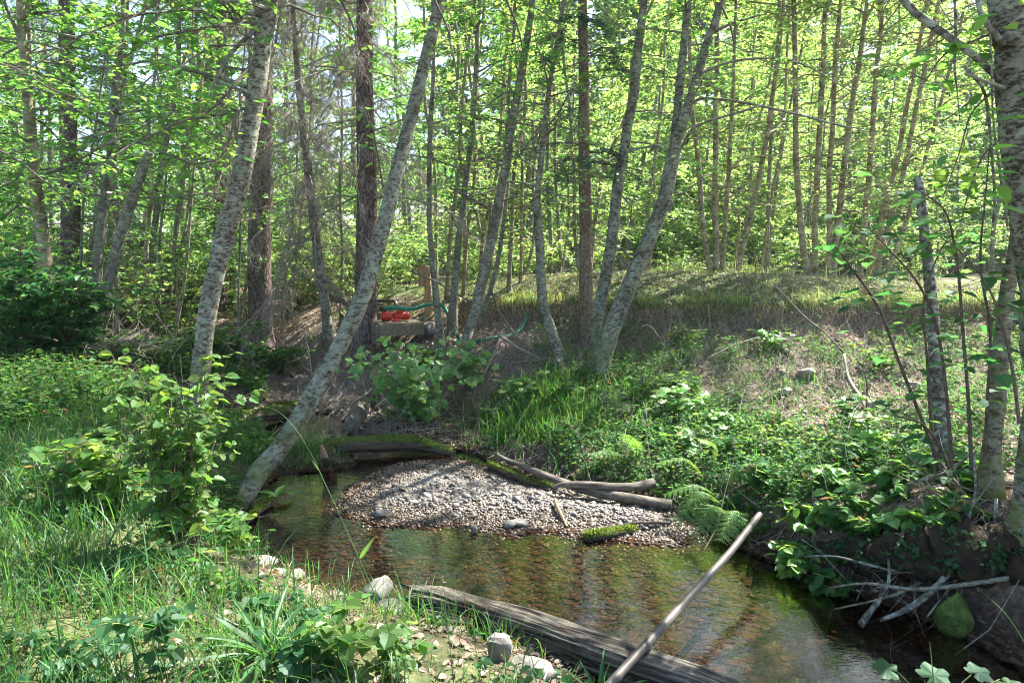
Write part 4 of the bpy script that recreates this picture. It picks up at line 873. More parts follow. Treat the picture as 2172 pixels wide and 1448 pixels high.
bush_at_origin('maple_shrub', 'bright bushy shrub with lobed leaves hanging over the mossy log and pool', 1.05, .85, 34, 3, 'maple', (.05, .095), T_LOBE, loc=ground_loc(885, 925, 7.4), seed=39, sub=11, tilt=.8, nbias=.9, twl=.2, stemm='twig', zl=.0, lean=(-.1, -.1))
bush_at_origin('maple_shrub', 'small lobed-leaf shrub right of the bigger one below the curving alder', .75, .35, 9, 3, 'maple', (.055, .10), T_LOBE, loc=ground_loc(1000, 830, 8.0), seed=40, sub=7, tilt=.7, nbias=1., twl=.2, stemm='twig')
bush_at_origin('maple_shrub', 'lobed-leaf spray just below the pump platform', .45, .4, 7, 4, 'maple', (.07, .12), T_LOBE, loc=ground_loc(880, 770, 8.8), seed=41, sub=6, tilt=.5, twl=.2, stemm='twig')
bush_at_origin('sunlit_bush', 'glowing yellow-green bush on the terrace behind the S-bent stem', 1.15, 1.0, 24, 8, 'leaf_sunlit', (.05, .09), T_Q, loc=(.25, 12.6, 1.25), seed=42, sub=10)
bush_at_origin('sunlit_bush', 'glowing yellow-green bush left of the S-bent stem behind the curving alder', 1.1, .9, 20, 8, 'leaf_sunlit', (.05, .09), T_Q, loc=(-.6, 12.9, 1.25), seed=43, sub=10)
bush_at_origin('sunlit_bush', 'sunlit bush glimpsed behind the tan spruce', 1.3, 1.0, 18, 8, 'leaf_sunlit', (.05, .09), T_Q, loc=(1.5, 13.6, 1.25), seed=44, sub=10)
bush_at_origin('leafy_shrub', 'bright-leaved bush on the bank between the two thick spruces', 1.9, .8, 16, 8, 'leaf_sunlit', (.06, .10), T_Q, loc=(-3.2, 12.2, .9), seed=45, sub=9)
PBu = [bush_at_origin('woodland_bush', 'x', 2.2, 1.3, 20, 8, 'leaf', (.06, .10), T_Q, seed=46, sub=10, sr=.010), bush_at_origin('woodland_bush', 'x', 1.7, 1.2, 20, 8, 'leaf_sunlit', (.06, .10), T_Q, seed=47, sub=10, sr=.010)]
LBU = 'rounded shady bush'; LBV = 'rounded sunlit bush'
bs = list(spots); spots.clear()
fill(34, -12, -2.0, 10.2, 17, .9, [PBu[0], PBu[1], PBu[1]], LBU, 'bushes of the left thicket', (.8, 1.3), lambda x, y: abs((x+3.9)*math.cos(SUN_AZ)-(y-10.8)*math.sin(SUN_AZ)) > .8)  # mostly the bush in sunlit leaf colour, lightening the shaded thicket
fill(20, -20, -1, 17, 27, 1.4, PBu, LBU, 'bushes of the left thicket', (1., 1.6))
fill(9, -2.5, 14, 17, 20, 1.4, [PBu[1]], LBV, 'bushes beyond the terrace', (.7, 1.1))
fill(22, -3, 24, 24, 30, 1.8, PBu, LBV, 'bushes beyond the terrace', (1.2, 2.0))
# hazel shrub at the right, stems and leaves by hand
def leafy_stem(root, pts, n, size, tmpl=T_NEAR, leafm='leaf_dark', stemm='twig_dark', spread=.10, seed=0, name='leafy_stem', droop=.1, flat=.3):
    r_ = np.random.default_rng(seed); P_ = np.array([P(a, b, Yv) for a, b, w_, Yv in pts]); rad = np.array([w_/2/F*Yv for a, b, w_, Yv in pts])
    p, r = wobble_path(P_, rad, 24, .004, .05, seed); wd = MB(); tubes(wd, p, r, 6)
    i = r_.integers(4, 24, n); st = p[np.clip(i, 0, 23)]; td = rdir(n, -.15, .45); TL = r_.uniform(.3, 1, n)*spread
    e = st+td*TL[:, None]; tubes(wd, np.stack([st, (st+e)/2+[0, 0, .004], e], 1), np.full((n, 3), .0014), 3)
    ax = unit(td*.8+rdir(n, -.3, .1)*.6+np.array([0, 0, -droop])); nm = unit(np.array([0, 0, 1.])+rdir(n)*flat)
    mb = MB(); leaves(mb, e, r_.uniform(*size, n), ax, nm, tmpl)
    join_build([(mb, M[leafm]), (wd, M[stemm])], name, root)
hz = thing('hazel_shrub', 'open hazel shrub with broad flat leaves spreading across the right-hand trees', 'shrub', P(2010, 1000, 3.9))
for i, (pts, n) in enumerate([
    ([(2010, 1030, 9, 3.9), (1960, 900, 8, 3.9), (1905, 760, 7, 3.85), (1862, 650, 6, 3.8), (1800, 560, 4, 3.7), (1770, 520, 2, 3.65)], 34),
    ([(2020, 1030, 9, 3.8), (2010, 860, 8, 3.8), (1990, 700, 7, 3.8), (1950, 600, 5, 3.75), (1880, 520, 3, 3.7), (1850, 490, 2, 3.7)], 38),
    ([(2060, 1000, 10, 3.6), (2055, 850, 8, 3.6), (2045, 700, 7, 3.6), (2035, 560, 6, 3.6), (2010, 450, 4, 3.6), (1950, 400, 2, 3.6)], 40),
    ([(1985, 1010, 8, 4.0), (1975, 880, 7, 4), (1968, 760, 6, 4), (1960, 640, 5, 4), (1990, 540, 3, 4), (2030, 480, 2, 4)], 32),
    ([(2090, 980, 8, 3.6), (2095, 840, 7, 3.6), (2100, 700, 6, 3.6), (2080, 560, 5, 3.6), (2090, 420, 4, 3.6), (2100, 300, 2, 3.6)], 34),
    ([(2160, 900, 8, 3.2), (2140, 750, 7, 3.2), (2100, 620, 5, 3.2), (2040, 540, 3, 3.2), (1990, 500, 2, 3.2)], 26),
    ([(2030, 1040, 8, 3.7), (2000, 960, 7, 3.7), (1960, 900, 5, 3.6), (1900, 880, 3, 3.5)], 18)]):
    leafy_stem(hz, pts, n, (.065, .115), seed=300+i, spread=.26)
leafy_stem(t19, [(2110, 190, 4, 3.4), (2060, 240, 4, 3.3), (2030, 330, 3, 3.2), (2000, 420, 2, 3.2)], 26, (.06, .10), seed=320, spread=.2, leafm='leaf', name='leafy_twig')
leafy_stem(t19, [(2120, 300, 4, 3.4), (2085, 330, 4, 3.3), (2060, 400, 3, 3.2), (2040, 470, 2, 3.2)], 26, (.06, .10), seed=321, spread=.2, leafm='leaf', name='leafy_twig')
leafy_stem(t19, [(2130, 60, 5, 3.4), (2060, 90, 4, 3.3), (2000, 120, 3, 3.2), (1960, 180, 2, 3.2)], 30, (.06, .10), seed=322, spread=.25, leafm='leaf', name='leafy_twig')
# leaf sprays hanging in from the near birch, top left
for i, pts in enumerate([[(535, 40, 6, 5.8), (440, 60, 5, 5.2), (330, 80, 4, 4.8), (250, 130, 2, 4.5)], [(530, 140, 6, 5.8), (450, 230, 5, 5.4), (380, 260, 4, 5), (300, 300, 2, 4.8)],
                         [(500, -60, 6, 5.8), (380, -20, 5, 4.8), (300, 30, 4, 4.5), (230, 60, 2, 4.3)], [(520, 200, 6, 5.8), (500, 240, 5, 5.4), (470, 330, 4, 5), (400, 350, 2, 4.8)],
                         [(-60, 300, 6, 6), (20, 330, 5, 5.8), (90, 380, 4, 5.6), (150, 430, 2, 5.5)], [(-60, 120, 6, 6), (40, 150, 5, 5.8), (110, 190, 4, 5.6), (200, 220, 2, 5.5)]]):
    leafy_stem(t1 if i < 4 else t3, pts, 44, (.055, .095), T_M, 'leaf', seed=330+i, spread=.32, name='leafy_twig')
leafy_stem(t2, [(812, 400, 4, 6.1), (800, 330, 3, 6.0), (790, 270, 2, 5.9), (775, 225, 2, 5.9)], 14, (.06, .10), T_NEAR, 'leaf', seed=340, spread=.12, name='leafy_twig')
for i, (x0, Yd) in enumerate([(700, 6.2), (900, 6.6), (1050, 7.4), (1500, 7.8)]):
    leafy_stem([t2, t2, t11, t15][i], [(x0, -80, 6, Yd), (x0+20, -10, 5, Yd-.2), (x0+50, 60, 4, Yd-.3), (x0+60, 120, 2, Yd-.4)], 34, (.055, .09), T_M, 'leaf', seed=345+i, spread=.3, name='leafy_twig')

# ================================================================== grass, herbs, litter
def blades(mb, xy, h0, h1, w0, bend=.5, K=5, dirv=None, zoff=0, lean=None, hpow=1.6):
    n = len(xy); z = gz(xy[:, 0], xy[:, 1]); L = h0+(h1-h0)*rng.random(n)**hpow
    az = rng.uniform(0, 6.28, n) if dirv is None else dirv+rng.normal(0, .7, n)
    bn = np.abs(rng.normal(bend, bend*.5, n)); t = np.linspace(0, 1, K)[None]
    ang = bn[:, None]*t*1.5; dx = np.cumsum(np.sin(ang), 1)/K; dz = np.cumsum(np.cos(ang), 1)/K
    dx -= dx[:, :1]; dz -= dz[:, :1]
    hx, hy = np.cos(az)[:, None], np.sin(az)[:, None]
    C = np.stack([xy[:, :1]+hx*dx*L[:, None], xy[:, 1:]+hy*dx*L[:, None], (z+zoff)[:, None]-.01+dz*L[:, None]], -1)
    wv = (w0*rng.uniform(.6, 1.3, n))[:, None]*np.array([.7, 1, .9, .6, .06])[None, :K]/2
    tw = rng.normal(0, .5, n)[:, None]; sx, sy = -np.sin(az[:, None]+tw), np.cos(az[:, None]+tw); O = np.stack([sx*wv, sy*wv, wv*.3], -1)
    V = np.stack([C-O, C+O], 2).reshape(n, K*2, 3); k = np.arange(K-1)*2
    q = np.stack([k, k+1, k+3, k+2], -1)[None]+(np.arange(n)*K*2)[:, None, None]
    mb.add(V.reshape(-1, 3), q.reshape(-1, 4)); return mb
def clump_mask(xy, sc_, thr, s): return fbm(xy[:, 0]*sc_, xy[:, 1]*sc_, s, 3) > thr
dirt = [(G(640, 1235, .2), .62, .20), (G(980, 1380, .2), .7, .22), (G(700, 1320, .25), .5, .15)]
def indirt(xy):
    m = np.zeros(len(xy), bool)
    for q, a, b in dirt: m |= ((xy[:, 0]-q[0])/a)**2+((xy[:, 1]-q[1])/b)**2 < 1
    return m
xy = scat(130000, -5.5, 1.6, 1.5, 8.5); d, ii = pdist(xy[:, 0], xy[:, 1], POLY); lf = leftside(xy[:, 0], xy[:, 1])
ok = ~ii & lf & (d > .04); xyL = xy[ok]; dL = d[ok]
dens = np.where(indirt(xyL), .05, 1)*np.clip(.35+dL*1.4, 0, 1)*np.where(clump_mask(xyL, 1.7, .38, 51), 1, .35)
px, py = proj(xyL[:, 0], xyL[:, 1], .4+0*xyL[:, 0]); dens *= np.where((px > 760) & (py > 1250), .35, 1)
k = rng.random(len(xyL)) < dens
mb = MB(); blades(mb, xyL[k][:52000], .07, .36, .005, .7)
blades(mb, xyL[(rng.random(len(xyL)) < .035*dens) & (xyL[:, 0] < -.9)], .25, .55, .008, .8)
tag(mb.build('bank_grass', M['grass'], smooth=False), 'tangled green grass covering the near bank', None, kind='stuff')
xy = xyL[rng.random(len(xyL)) < .10]; mb = MB(); blades(mb, xy, .05, .22, .004, 1.1)
tag(mb.build('dry_grass', M['straw'], smooth=False), 'bleached dead grass threaded through the green of the near bank', None, kind='stuff')
# terrace lawn and overhanging lip
xy = np.vstack([scat(50000, -1.6, 10.5, 8.9, 13.5), scat(16000, -4, 15, 13, 22)]); zz = gz(xy[:, 0], xy[:, 1], False)
xy = xy[((zz > 1.12) | ((xy[:, 1] > 10) & (zz > .9))) & (np.abs(xy[:, 0]) < xy[:, 1]*.85)]
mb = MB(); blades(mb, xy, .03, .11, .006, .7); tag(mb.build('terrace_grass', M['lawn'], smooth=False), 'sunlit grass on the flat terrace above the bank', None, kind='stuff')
xy = scat(90000, -1.2, 9.5, 7.6, 10.2); zz = gz(xy[:, 0], xy[:, 1], False); xy = xy[(zz > 1.15) & (zz < 1.29) & (xy[:, 1] < 9.9)]
xy = xy[clump_mask(xy, 1.4, .36, 55)][:20000]
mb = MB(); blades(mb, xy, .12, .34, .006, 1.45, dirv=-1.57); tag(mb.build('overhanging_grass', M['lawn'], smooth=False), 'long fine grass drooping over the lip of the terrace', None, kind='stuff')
xy = np.vstack([scat(420, 2.4, 4.1, 10.4, 12.4), scat(500, 3.8, 7, 11, 13.5)])
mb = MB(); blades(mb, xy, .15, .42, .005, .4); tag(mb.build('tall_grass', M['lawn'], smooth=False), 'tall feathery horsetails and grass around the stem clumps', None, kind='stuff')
xy = scat(60000, -1.0, 9.5, 7.6, 10.2); zz = gz(xy[:, 0], xy[:, 1], False); xy = xy[(zz > 1.02) & (zz < 1.2) & (xy[:, 1] < 9.9)][:5200]
mb = MB(); blades(mb, xy, .12, .40, .005, 1.5, dirv=-1.57); tag(mb.build('dry_overhanging_grass', M['straw'], smooth=False), 'straw-coloured dead grass and rootlets hanging under the terrace lip', None, kind='stuff')
# right bank grass tuft above the bar
def around(px_, py_, Y_, n, sx, sy): q = P(px_, py_, Y_); return np.column_stack([rng.normal(q[0], sx, n), rng.normal(q[1], sy, n)])
xy = np.vstack([around(1120, 900, 7.0, 2200, .30, .35), around(1200, 930, 6.6, 1800, .35, .25), around(1290, 880, 7.0, 900, .3, .3), around(1170, 840, 7.5, 900, .35, .25)])
d, ii = pdist(xy[:, 0], xy[:, 1], POLY); xy = xy[~ii]
mb = MB(); blades(mb, xy, .15, .45, .0105, .85, dirv=-1.4); tag(mb.build('bank_tussock', M['grass'], smooth=False), 'lush arching grass on the far bank above the gravel bar', 'grass', kind='stuff')
xy = np.vstack([scat(20000, .2, 6.5, 4.3, 9.2)]); d, ii = pdist(xy[:, 0], xy[:, 1], POLY); lf = leftside(xy[:, 0], xy[:, 1]); xy = xy[~ii & ~lf & clump_mask(xy, 2.2, .42, 61)]
mb = MB(); blades(mb, xy[:7000], .08, .36, .006, .8); tag(mb.build('slope_grass', M['grass'], smooth=False), 'scattered grass over the far bank slope', None, kind='stuff')
# herbs
def herbs(xy, hmin, hmax, nl, size, tmpl, tilt=.4, rad=.08):
    n = len(xy); z = gz(xy[:, 0], xy[:, 1]); H = rng.uniform(hmin, hmax, n); L = n*nl; i = np.repeat(np.arange(n), nl)
    az = rng.uniform(0, 6.28, L); rr = rng.uniform(.1, 1, L)*rad; u = rng.uniform(.35, 1, L)
    C = np.stack([xy[i, 0]+np.cos(az)*rr*.3, xy[i, 1]+np.sin(az)*rr*.3, z[i]+H[i]*u], -1)
    ax = np.stack([np.cos(az), np.sin(az), rng.uniform(-.45, .25, L)], -1); nm = unit(np.array([0, 0, 1.])+rdir(L)*tilt)
    mb = MB(); leaves(mb, C, rng.uniform(*size, L), ax, nm, tmpl)
    wd = MB(); top = np.column_stack([xy+rng.normal(0, .02, xy.shape), z+H]); b0 = np.column_stack([xy, z-.01]); tubes(wd, np.stack([b0, (b0+top)/2+rng.normal(0, .008, b0.shape), top], 1), np.full((n, 3), .0016)*np.array([1, .9, .6]), 3)
    return mb, wd
xy = scat(26000, .3, 7.5, 4.2, 9.3); d, ii = pdist(xy[:, 0], xy[:, 1], POLY); lf = leftside(xy[:, 0], xy[:, 1])
px, py = proj(xy[:, 0], xy[:, 1], gz(xy[:, 0], xy[:, 1], False))
bare = ((px-1720)/250)**2+((py-790)/120)**2 < 1
lush = (((px-1420)/290)**2+((py-900)/150)**2 < 1) | (((px-1650)/330)**2+((py-1060)/110)**2 < 1) | (((px-1900)/330)**2+((py-1090)/110)**2 < 1)
k = ~ii & ~lf & (d > .03) & (rng.random(len(xy)) < np.where(bare, .05, np.where(lush, .72, .25))) & (clump_mask(xy, 1.8, .38, 71) | lush)
mb, wd = herbs(xy[k][:10500], .04, .20, 7, (.022, .048), T_M, rad=.09)
tag(join_build([(mb, M['herb']), (wd, M['twig_green'])], 'bank_ground_cover', None), 'low leafy ground cover over the far bank', None, kind='stuff')
xy = scat(22000, -8, -.7, 3.0, 10.5); d, ii = pdist(xy[:, 0], xy[:, 1], POLY); lf = leftside(xy[:, 0], xy[:, 1])
px, py = proj(xy[:, 0], xy[:, 1], .5+0*xy[:, 0])
k = ~ii & (lf | (xy[:, 1] > 8)) & (px < 560) & (clump_mask(xy, 1.5, .40, 77) | (xy[:, 1] > 6)) & (rng.random(len(xy)) < np.where(py < 1000, .75, .16))
mb, wd = herbs(xy[k][:8000], .08, .34, 7, (.035, .07), T_M, rad=.12)
tag(join_build([(mb, M['herb']), (wd, M['twig_green'])], 'thicket_ground_cover', None), 'dense nettle-like herbs under the left thicket', None, kind='stuff')
xy = scat(5000, -4, 1.2, 1.6, 4.5); d, ii = pdist(xy[:, 0], xy[:, 1], POLY); lf = leftside(xy[:, 0], xy[:, 1]); k = ~ii & lf & (d > .1) & clump_mask(xy, 2.4, .52, 81) & ~indirt(xy)
mb, wd = herbs(xy[k][:520], .03, .14, 5, (.03, .06), T_M, rad=.06)
tag(join_build([(mb, M['leaf_dark']), (wd, M['twig_green'])], 'clover', None), 'small round-leaved weeds among the near grass', None, kind='stuff')
# broader weeds on the right bank
for i, (a, b, Yd, h, lb) in enumerate([(1880, 1010, 4.7, .42, 'clump of broad bright leaves on the right bank below the bare slope'), (1790, 1040, 4.6, .32, 'low broad-leaved clump just left of the taller bright clump'), (1960, 1000, 4.4, .34, 'broad-leaved clump at the foot of the lichened snag'),
                                    (1700, 1130, 4.1, .24, 'dark leafy weed overhanging the pool near the pole tip'), (1640, 1060, 4.5, .28, 'leafy weed behind the upper end of the grey pole'), (1560, 980, 5.2, .30, 'leafy weed above the fern fronds'),
                                    (1500, 900, 6.2, .32, 'fresh green weed in the middle of the lush slope'), (1380, 960, 5.9, .26, 'leafy weed just above the crossed dead branches'), (1330, 840, 7.2, .34, 'leafy weed under the thick forked alder'),
                                    (1690, 1180, 3.9, .2, 'leafy weed trailing into the water beside the pole'), (1800, 1150, 3.9, .24, 'dark weed on the lip of the undercut bank left of the lichened log end'), (1880, 1100, 4.0, .26, 'leafy weed just above the slanting pale branch'), (1760, 1090, 4.3, .26, 'leafy weed between the pole tip and the bright broad-leaved clump'), (2060, 1060, 3.9, .22, 'weed between the two pale stems at the right bank'), (1860, 1160, 3.75, .24, 'drooping weed at the lip directly over the level crusty branch'), (1940, 1140, 3.65, .22, 'drooping weed behind the crooked lichened branch'), (1760, 1190, 3.7, .2, 'weed trailing over the dark water at the outer tips of the tangle'), (2020, 1110, 3.6, .18, 'sparse weed beside the vertical knobbly twig')]):
    bush_at_origin('leafy_weed', lb, h, h*.7, 9, 4, 'herb' if i % 3 else 'maple', (.05, .095), T_NEAR, 'twig_green', 400+i, twl=.12, cat='plant', loc=ground_loc(a, b, Yd), sub=5, sr=.003)
r2 = np.random.default_rng(19)
for i, (a, b, Yd) in enumerate([(1230, 830, 7.4), (1290, 900, 6.7), (1420, 830, 7.3), (1480, 970, 5.6), (1560, 880, 6.5), (1620, 960, 5.5), (1440, 900, 6.5), (1350, 910, 6.5), (1730, 980, 5.2), (1820, 920, 5.8), (1540, 740, 8.1), (1450, 700, 8.7), (1640, 700, 8.6), (1750, 720, 8.2), (1860, 740, 7.6), (1100, 850, 7.4), (1060, 900, 7.1), (1930, 950, 5.0)]):
    q = ground_loc(a, b, Yd); h = r2.uniform(.28, .5)
    bush_at_origin('bank_shrub', where(q[0], q[1], ['small lobed-leaf shrub', 'fine-leaved bushy plant', 'loose leafy shrublet'][i % 3]+[' high', ' midway', ' low'][0 if b < 780 else 1 if b < 900 else 2]+' on the far bank').replace('just beyond and ', '').replace('right behind', 'in line with'), h, h*.8, 12, 5, ['maple', 'herb', 'leaf_near'][i % 3], [(.05, .08), (.02, .035), (.035, .06)][i % 3], [T_LOBE, T_M, T_M][i % 3], 'twig', 450+i, twl=.16, loc=q, sub=[5, 12, 8][i % 3], sr=.003)
# litter
xy = scat(70000, -4.5, 7.5, 3.6, 11.5); d, ii = pdist(xy[:, 0], xy[:, 1], POLY); lf = leftside(xy[:, 0], xy[:, 1]); k = ~ii & (~lf) & (rng.random(len(xy)) < .75)
xy1 = xy[k][:34000]; xyn = scat(9000, -1.6, 1.4, 1.7, 4.4); d, ii = pdist(xyn[:, 0], xyn[:, 1], POLY); xyn = xyn[~ii & leftside(xyn[:, 0], xyn[:, 1])][:1700]
xyA = np.vstack([xy1, xyn]); n = len(xyA); C = np.column_stack([xyA, gz(xyA[:, 0], xyA[:, 1])+rng.uniform(.002, .018, n)])
mb = MB(); leaves(mb, C, rng.uniform(.015, .055, n), rdir(n, -.25, .35), unit(np.array([0, 0, 1.])+rdir(n)*.6), T_M)
tag(mb.build('leaf_litter', M['litter'], smooth=False), 'brown dead leaves strewn over the banks', None, kind='stuff')
def lying(xy, Lr, rr, K=4, lift=.012, rise=.12):
    n = len(xy); az = rng.uniform(0, 3.14, n); L = rng.uniform(*Lr, n); t = np.linspace(-.5, .5, K)
    X_ = xy[:, :1]+np.cos(az)[:, None]*L[:, None]*t; Y_ = xy[:, 1:]+np.sin(az)[:, None]*L[:, None]*t
    X_ += rng.normal(0, .008, X_.shape); Y_ += rng.normal(0, .008, Y_.shape)
    Z_ = gz(X_.ravel(), Y_.ravel()).reshape(X_.shape)+lift+np.maximum(0, rng.normal(0, rise, n))[:, None]*(t+.5)*L[:, None]
    return np.stack([X_, Y_, Z_], -1), np.full((n, K), 1.)*rng.uniform(*rr, n)[:, None]*np.linspace(1, .5, K)
xyt = np.vstack([xy1[:5200], around(800, 900, 8.3, 500, .5, .4), around(760, 955, 7.0, 260, .35, .15), around(650, 980, 6.6, 200, .3, .15), around(1150, 720, 8.5, 260, .5, .4), around(640, 740, 10.2, 700, .6, .4), around(700, 830, 9, 700, .4, .4), around(2050, 1150, 3.5, 50, .3, .15), around(1500, 740, 8.3, 700, .8, .45), around(1250, 700, 8.6, 500, .6, .4), around(1850, 760, 7.6, 500, .8, .5), around(300, 740, 9, 160, .6, .4)])
p_, r_t = lying(xyt, (.08, .6), (.0014, .0045), rise=.5); mb = MB(); tubes(mb, p_, r_t, 3)
tag(mb.build('twig_litter', M['twig'], smooth=True), 'thin dead twigs and roots littering the far bank', 'twigs', kind='stuff')
# ================================================================== logs, fallen branches
def log(name, label, pts, mat, cat='log', ridge=.06, jag=0, sides=28, n=40, seed=0, group=None, jig=.006, closed=True, parent=None):
    """pts: list of (world xyz, radius); built along its own X axis so the grain follows it"""
    r_ = np.random.default_rng(seed); W = np.array([q[0] for q in pts], float); rad = np.array([q[1] for q in pts], float)
    x = unit(W[-1]-W[0]); y = unit(np.cross([0, 0, 1.], x)); z = np.cross(x, y); Mx = np.stack([x, y, z], 1); Lc = (W-W[0])@Mx
    p, r = wobble_path(Lc, rad, n, jig, .03, seed)
    th = np.arange(sides)/sides*2*math.pi; ell = np.ones((1, n, sides))
    for k in (2, 3, 5, 8, 11):
        ph = r_.uniform(0, 6.28)+np.cumsum(r_.normal(0, .12, n)); ell = ell+(ridge*r_.uniform(.5, 1.1)*(2/(k+1))**.5*np.cos(k*th[None]+ph[:, None]))[None]
    crack = r_.random(sides) < .16; ell = ell-(crack[None, None]*ridge*r_.uniform(.6, 1.6, (1, n, sides)))
    b = tubes(MB(), p, r, sides, cap=True, ell=ell)
    V = b.v[0].copy()
    if jag:
        e = np.zeros(sides); e = np.interp(np.arange(sides), np.arange(0, sides, 3), r_.uniform(-1, 1, len(np.arange(0, sides, 3)))); V[:sides, 0] += e*jag; V[sides:2*sides, 0] += e*jag*.4
        V[n*sides, 0] += jag*1.6
    me_b = MB().add(V, [np.vstack(b.f[4]), np.vstack(b.f[3])]); o = me_b.build(name, M[mat])
    o.matrix_world = Matrix(((x[0], y[0], z[0], W[0][0]), (x[1], y[1], z[1], W[0][1]), (x[2], y[2], z[2], W[0][2]), (0, 0, 0, 1)))
    try: o.data.set_sharp_from_angle(angle=R(50))
    except Exception: pass
    return tag(o, label, cat, group)
def gp(px, py, z): return G(px, py, z)
o = log('weathered_log', 'big weathered grey log with a split end lying along the water edge in front', [(gp(868, 1262, .05), .052), (gp(960, 1285, .06), .074), (gp(1150, 1345, .06), .082), (gp(1400, 1437, .06), .087), (gp(1700, 1552, .05), .088)], 'log', ridge=.10, jag=.12, sides=52, n=60, seed=3)
for i, (a, b, c, d_) in enumerate([(862, 1262, 1010, 1296), (880, 1290, 1000, 1320)]):
    log('splinter', None, [(gp(a, b, .05+.05*(1-i)), .008), (gp((a+c)/2, (b+d_)/2, .09), .022), (gp(c, d_, .08), .02)], 'log', None, ridge=.2, sides=10, n=10, seed=40+i, jag=.03)
def child(o, root):
    mw = o.matrix_world.copy(); o.parent = root; o.matrix_parent_inverse = Matrix.Identity(4); o.matrix_basis = root.matrix_world.inverted() @ mw
    for k in ('label', 'category', 'group'):
        if k in o: del o[k]
    return o
bpy.context.view_layer.update()
for q in [x for x in sc.objects if x.name.startswith('splinter')]: child(q, o)
def mossfuzz(root, pts, n, rad, up=.5, name='moss', h=(.012, .03)):
    W = np.array(pts, float); t = rng.uniform(0, len(W)-1.001, n); i = t.astype(int); f = (t-i)[:, None]; C = W[i]*(1-f)+W[i+1]*f
    dr = unit(rdir(n, -.1, 1)+np.array([0, 0, up])); C = C+dr*np.asarray(rad)*rng.uniform(.75, 1.0, n)[:, None]
    keep = fbm(C[:, 0]*6, C[:, 1]*6, 91) > .47; C, dr = C[keep], dr[keep]; n = len(C)
    mb = MB(); leaves(mb, C, rng.uniform(*h, n), unit(dr+rdir(n)*.7), rdir(n), t_quad(.16)); x = mb.build(name, M['moss']); bpy.context.view_layer.update(); child(x, root); return x
L2 = [gp(612, 965, .02), gp(700, 948, .10), gp(790, 940, .12), gp(880, 942, .10), gp(960, 958, .02)]
o = log('mossy_log', 'moss-topped dark log lying across the stream below the lobed-leaf shrub', [(L2[0], .05), (L2[1], .07), (L2[2], .08), (L2[3], .075), (L2[4], .05)], 'mossy_wood', seed=5); bpy.context.view_layer.update()
mossfuzz(o, L2, 5200, .08)
L3 = [gp(455, 900, .10), gp(520, 885, .13), gp(600, 872, .10), gp(650, 865, .03)]
o = log('mossy_log', 'mossy log on the far side of the upper pool under the low bushes', [(q, .09) for q in L3], 'mossy_wood', seed=6); bpy.context.view_layer.update(); mossfuzz(o, L3, 4200, .10, h=(.015, .05))
L4 = [gp(1038, 985, .05), gp(1075, 1000, .05), gp(1120, 1020, .04), gp(1185, 1035, .02)]
o = log('mossy_stick', 'bright mossy stick behind the gravel bar beside the crossed branches', [(L4[0], .032), (L4[1], .036), (L4[2], .03), (L4[3], .015)], 'mossy_wood', 'branch', seed=7, sides=12, n=16); bpy.context.view_layer.update(); mossfuzz(o, L4, 1500, .038)
L5 = [gp(1242, 1138, .02), gp(1290, 1132, .025), gp(1345, 1124, .02)]
o = log('mossy_stick', 'short furry mossy log on the gravel near the pool', [(L5[0], .026), (L5[1], .032), (L5[2], .024)], 'mossy_wood', 'branch', seed=8, sides=12, n=14); bpy.context.view_layer.update(); mossfuzz(o, L5, 1500, .034)
L6 = [gp(575, 1062, .03), gp(545, 1085, .03), gp(505, 1115, .05)]
o = log('mossy_stick', 'mossy branch in the water under the slanting birch foot', [(L6[0], .022), (L6[1], .026), (L6[2], .03)], 'mossy_wood', 'branch', seed=9, sides=12, n=14); bpy.context.view_layer.update(); mossfuzz(o, L6, 700, .028)
log('fallen_branch', 'long grey dead branch slanting along the back of the gravel bar', [(gp(1048, 962, .13), .014), (gp(1100, 985, .13), .022), (gp(1180, 1018, .10), .032), (gp(1280, 1046, .08), .036), (gp(1424, 1072, .05), .04)], 'driftwood', 'branch', sides=14, seed=11)
log('fallen_branch', 'thick bare branch with a bent tip lying over the longer grey one', [(gp(1172, 1034, .09), .010), (gp(1205, 1028, .12), .026), (gp(1260, 1030, .13), .030), (gp(1330, 1032, .13), .032), (gp(1388, 1026, .13), .042)], 'driftwood', 'branch', sides=14, seed=12, ridge=.04)
log('fallen_branch', 'short brown stick pointing towards the camera on the gravel', [(gp(1176, 1060, .06), .008), (gp(1185, 1085, .05), .015), (gp(1202, 1115, .02), .010)], 'board_brown', 'branch', sides=10, n=10, seed=13)
log('fallen_branch', 'thin straight twig lying on the gravel below the thick bare branch', [(gp(1215, 1052, .06), .007), (gp(1260, 1058, .05), .006), (gp(1325, 1062, .05), .004)], 'driftwood', 'branch', sides=8, n=10, seed=14)
log('fallen_branch', 'dark wet stick beside the short mossy log at the pool', [(gp(1285, 1118, .03), .006), (gp(1350, 1110, .05), .010), (gp(1420, 1108, .04), .012)], 'twig_dark', 'branch', sides=8, n=12, seed=15)
log('fallen_branch', 'forked dead twig reaching into the stream below the near shrub', [(gp(490, 1088, .12), .012), (gp(545, 1096, .08), .008), (gp(592, 1086, .06), .004)], 'driftwood', 'branch', sides=8, n=12, seed=16)
log('fallen_branch', 'crooked grey root arching out of the near shrub into the water', [(gp(440, 1165, .12), .014), (gp(480, 1130, .10), .012), (gp(510, 1135, .04), .008), (gp(548, 1148, .01), .004)], 'driftwood', 'branch', sides=8, n=14, seed=17)
log('driftwood_stump', 'pale rotten root stub leaning down into the upper pool', [(gp(735, 922, .02), .045), (gp(748, 895, .14), .085), (P(770, 862, 7.75), .10), (P(795, 835, 7.95), .085)], 'driftwood', 'stump', ridge=.12, jag=.05, seed=18)
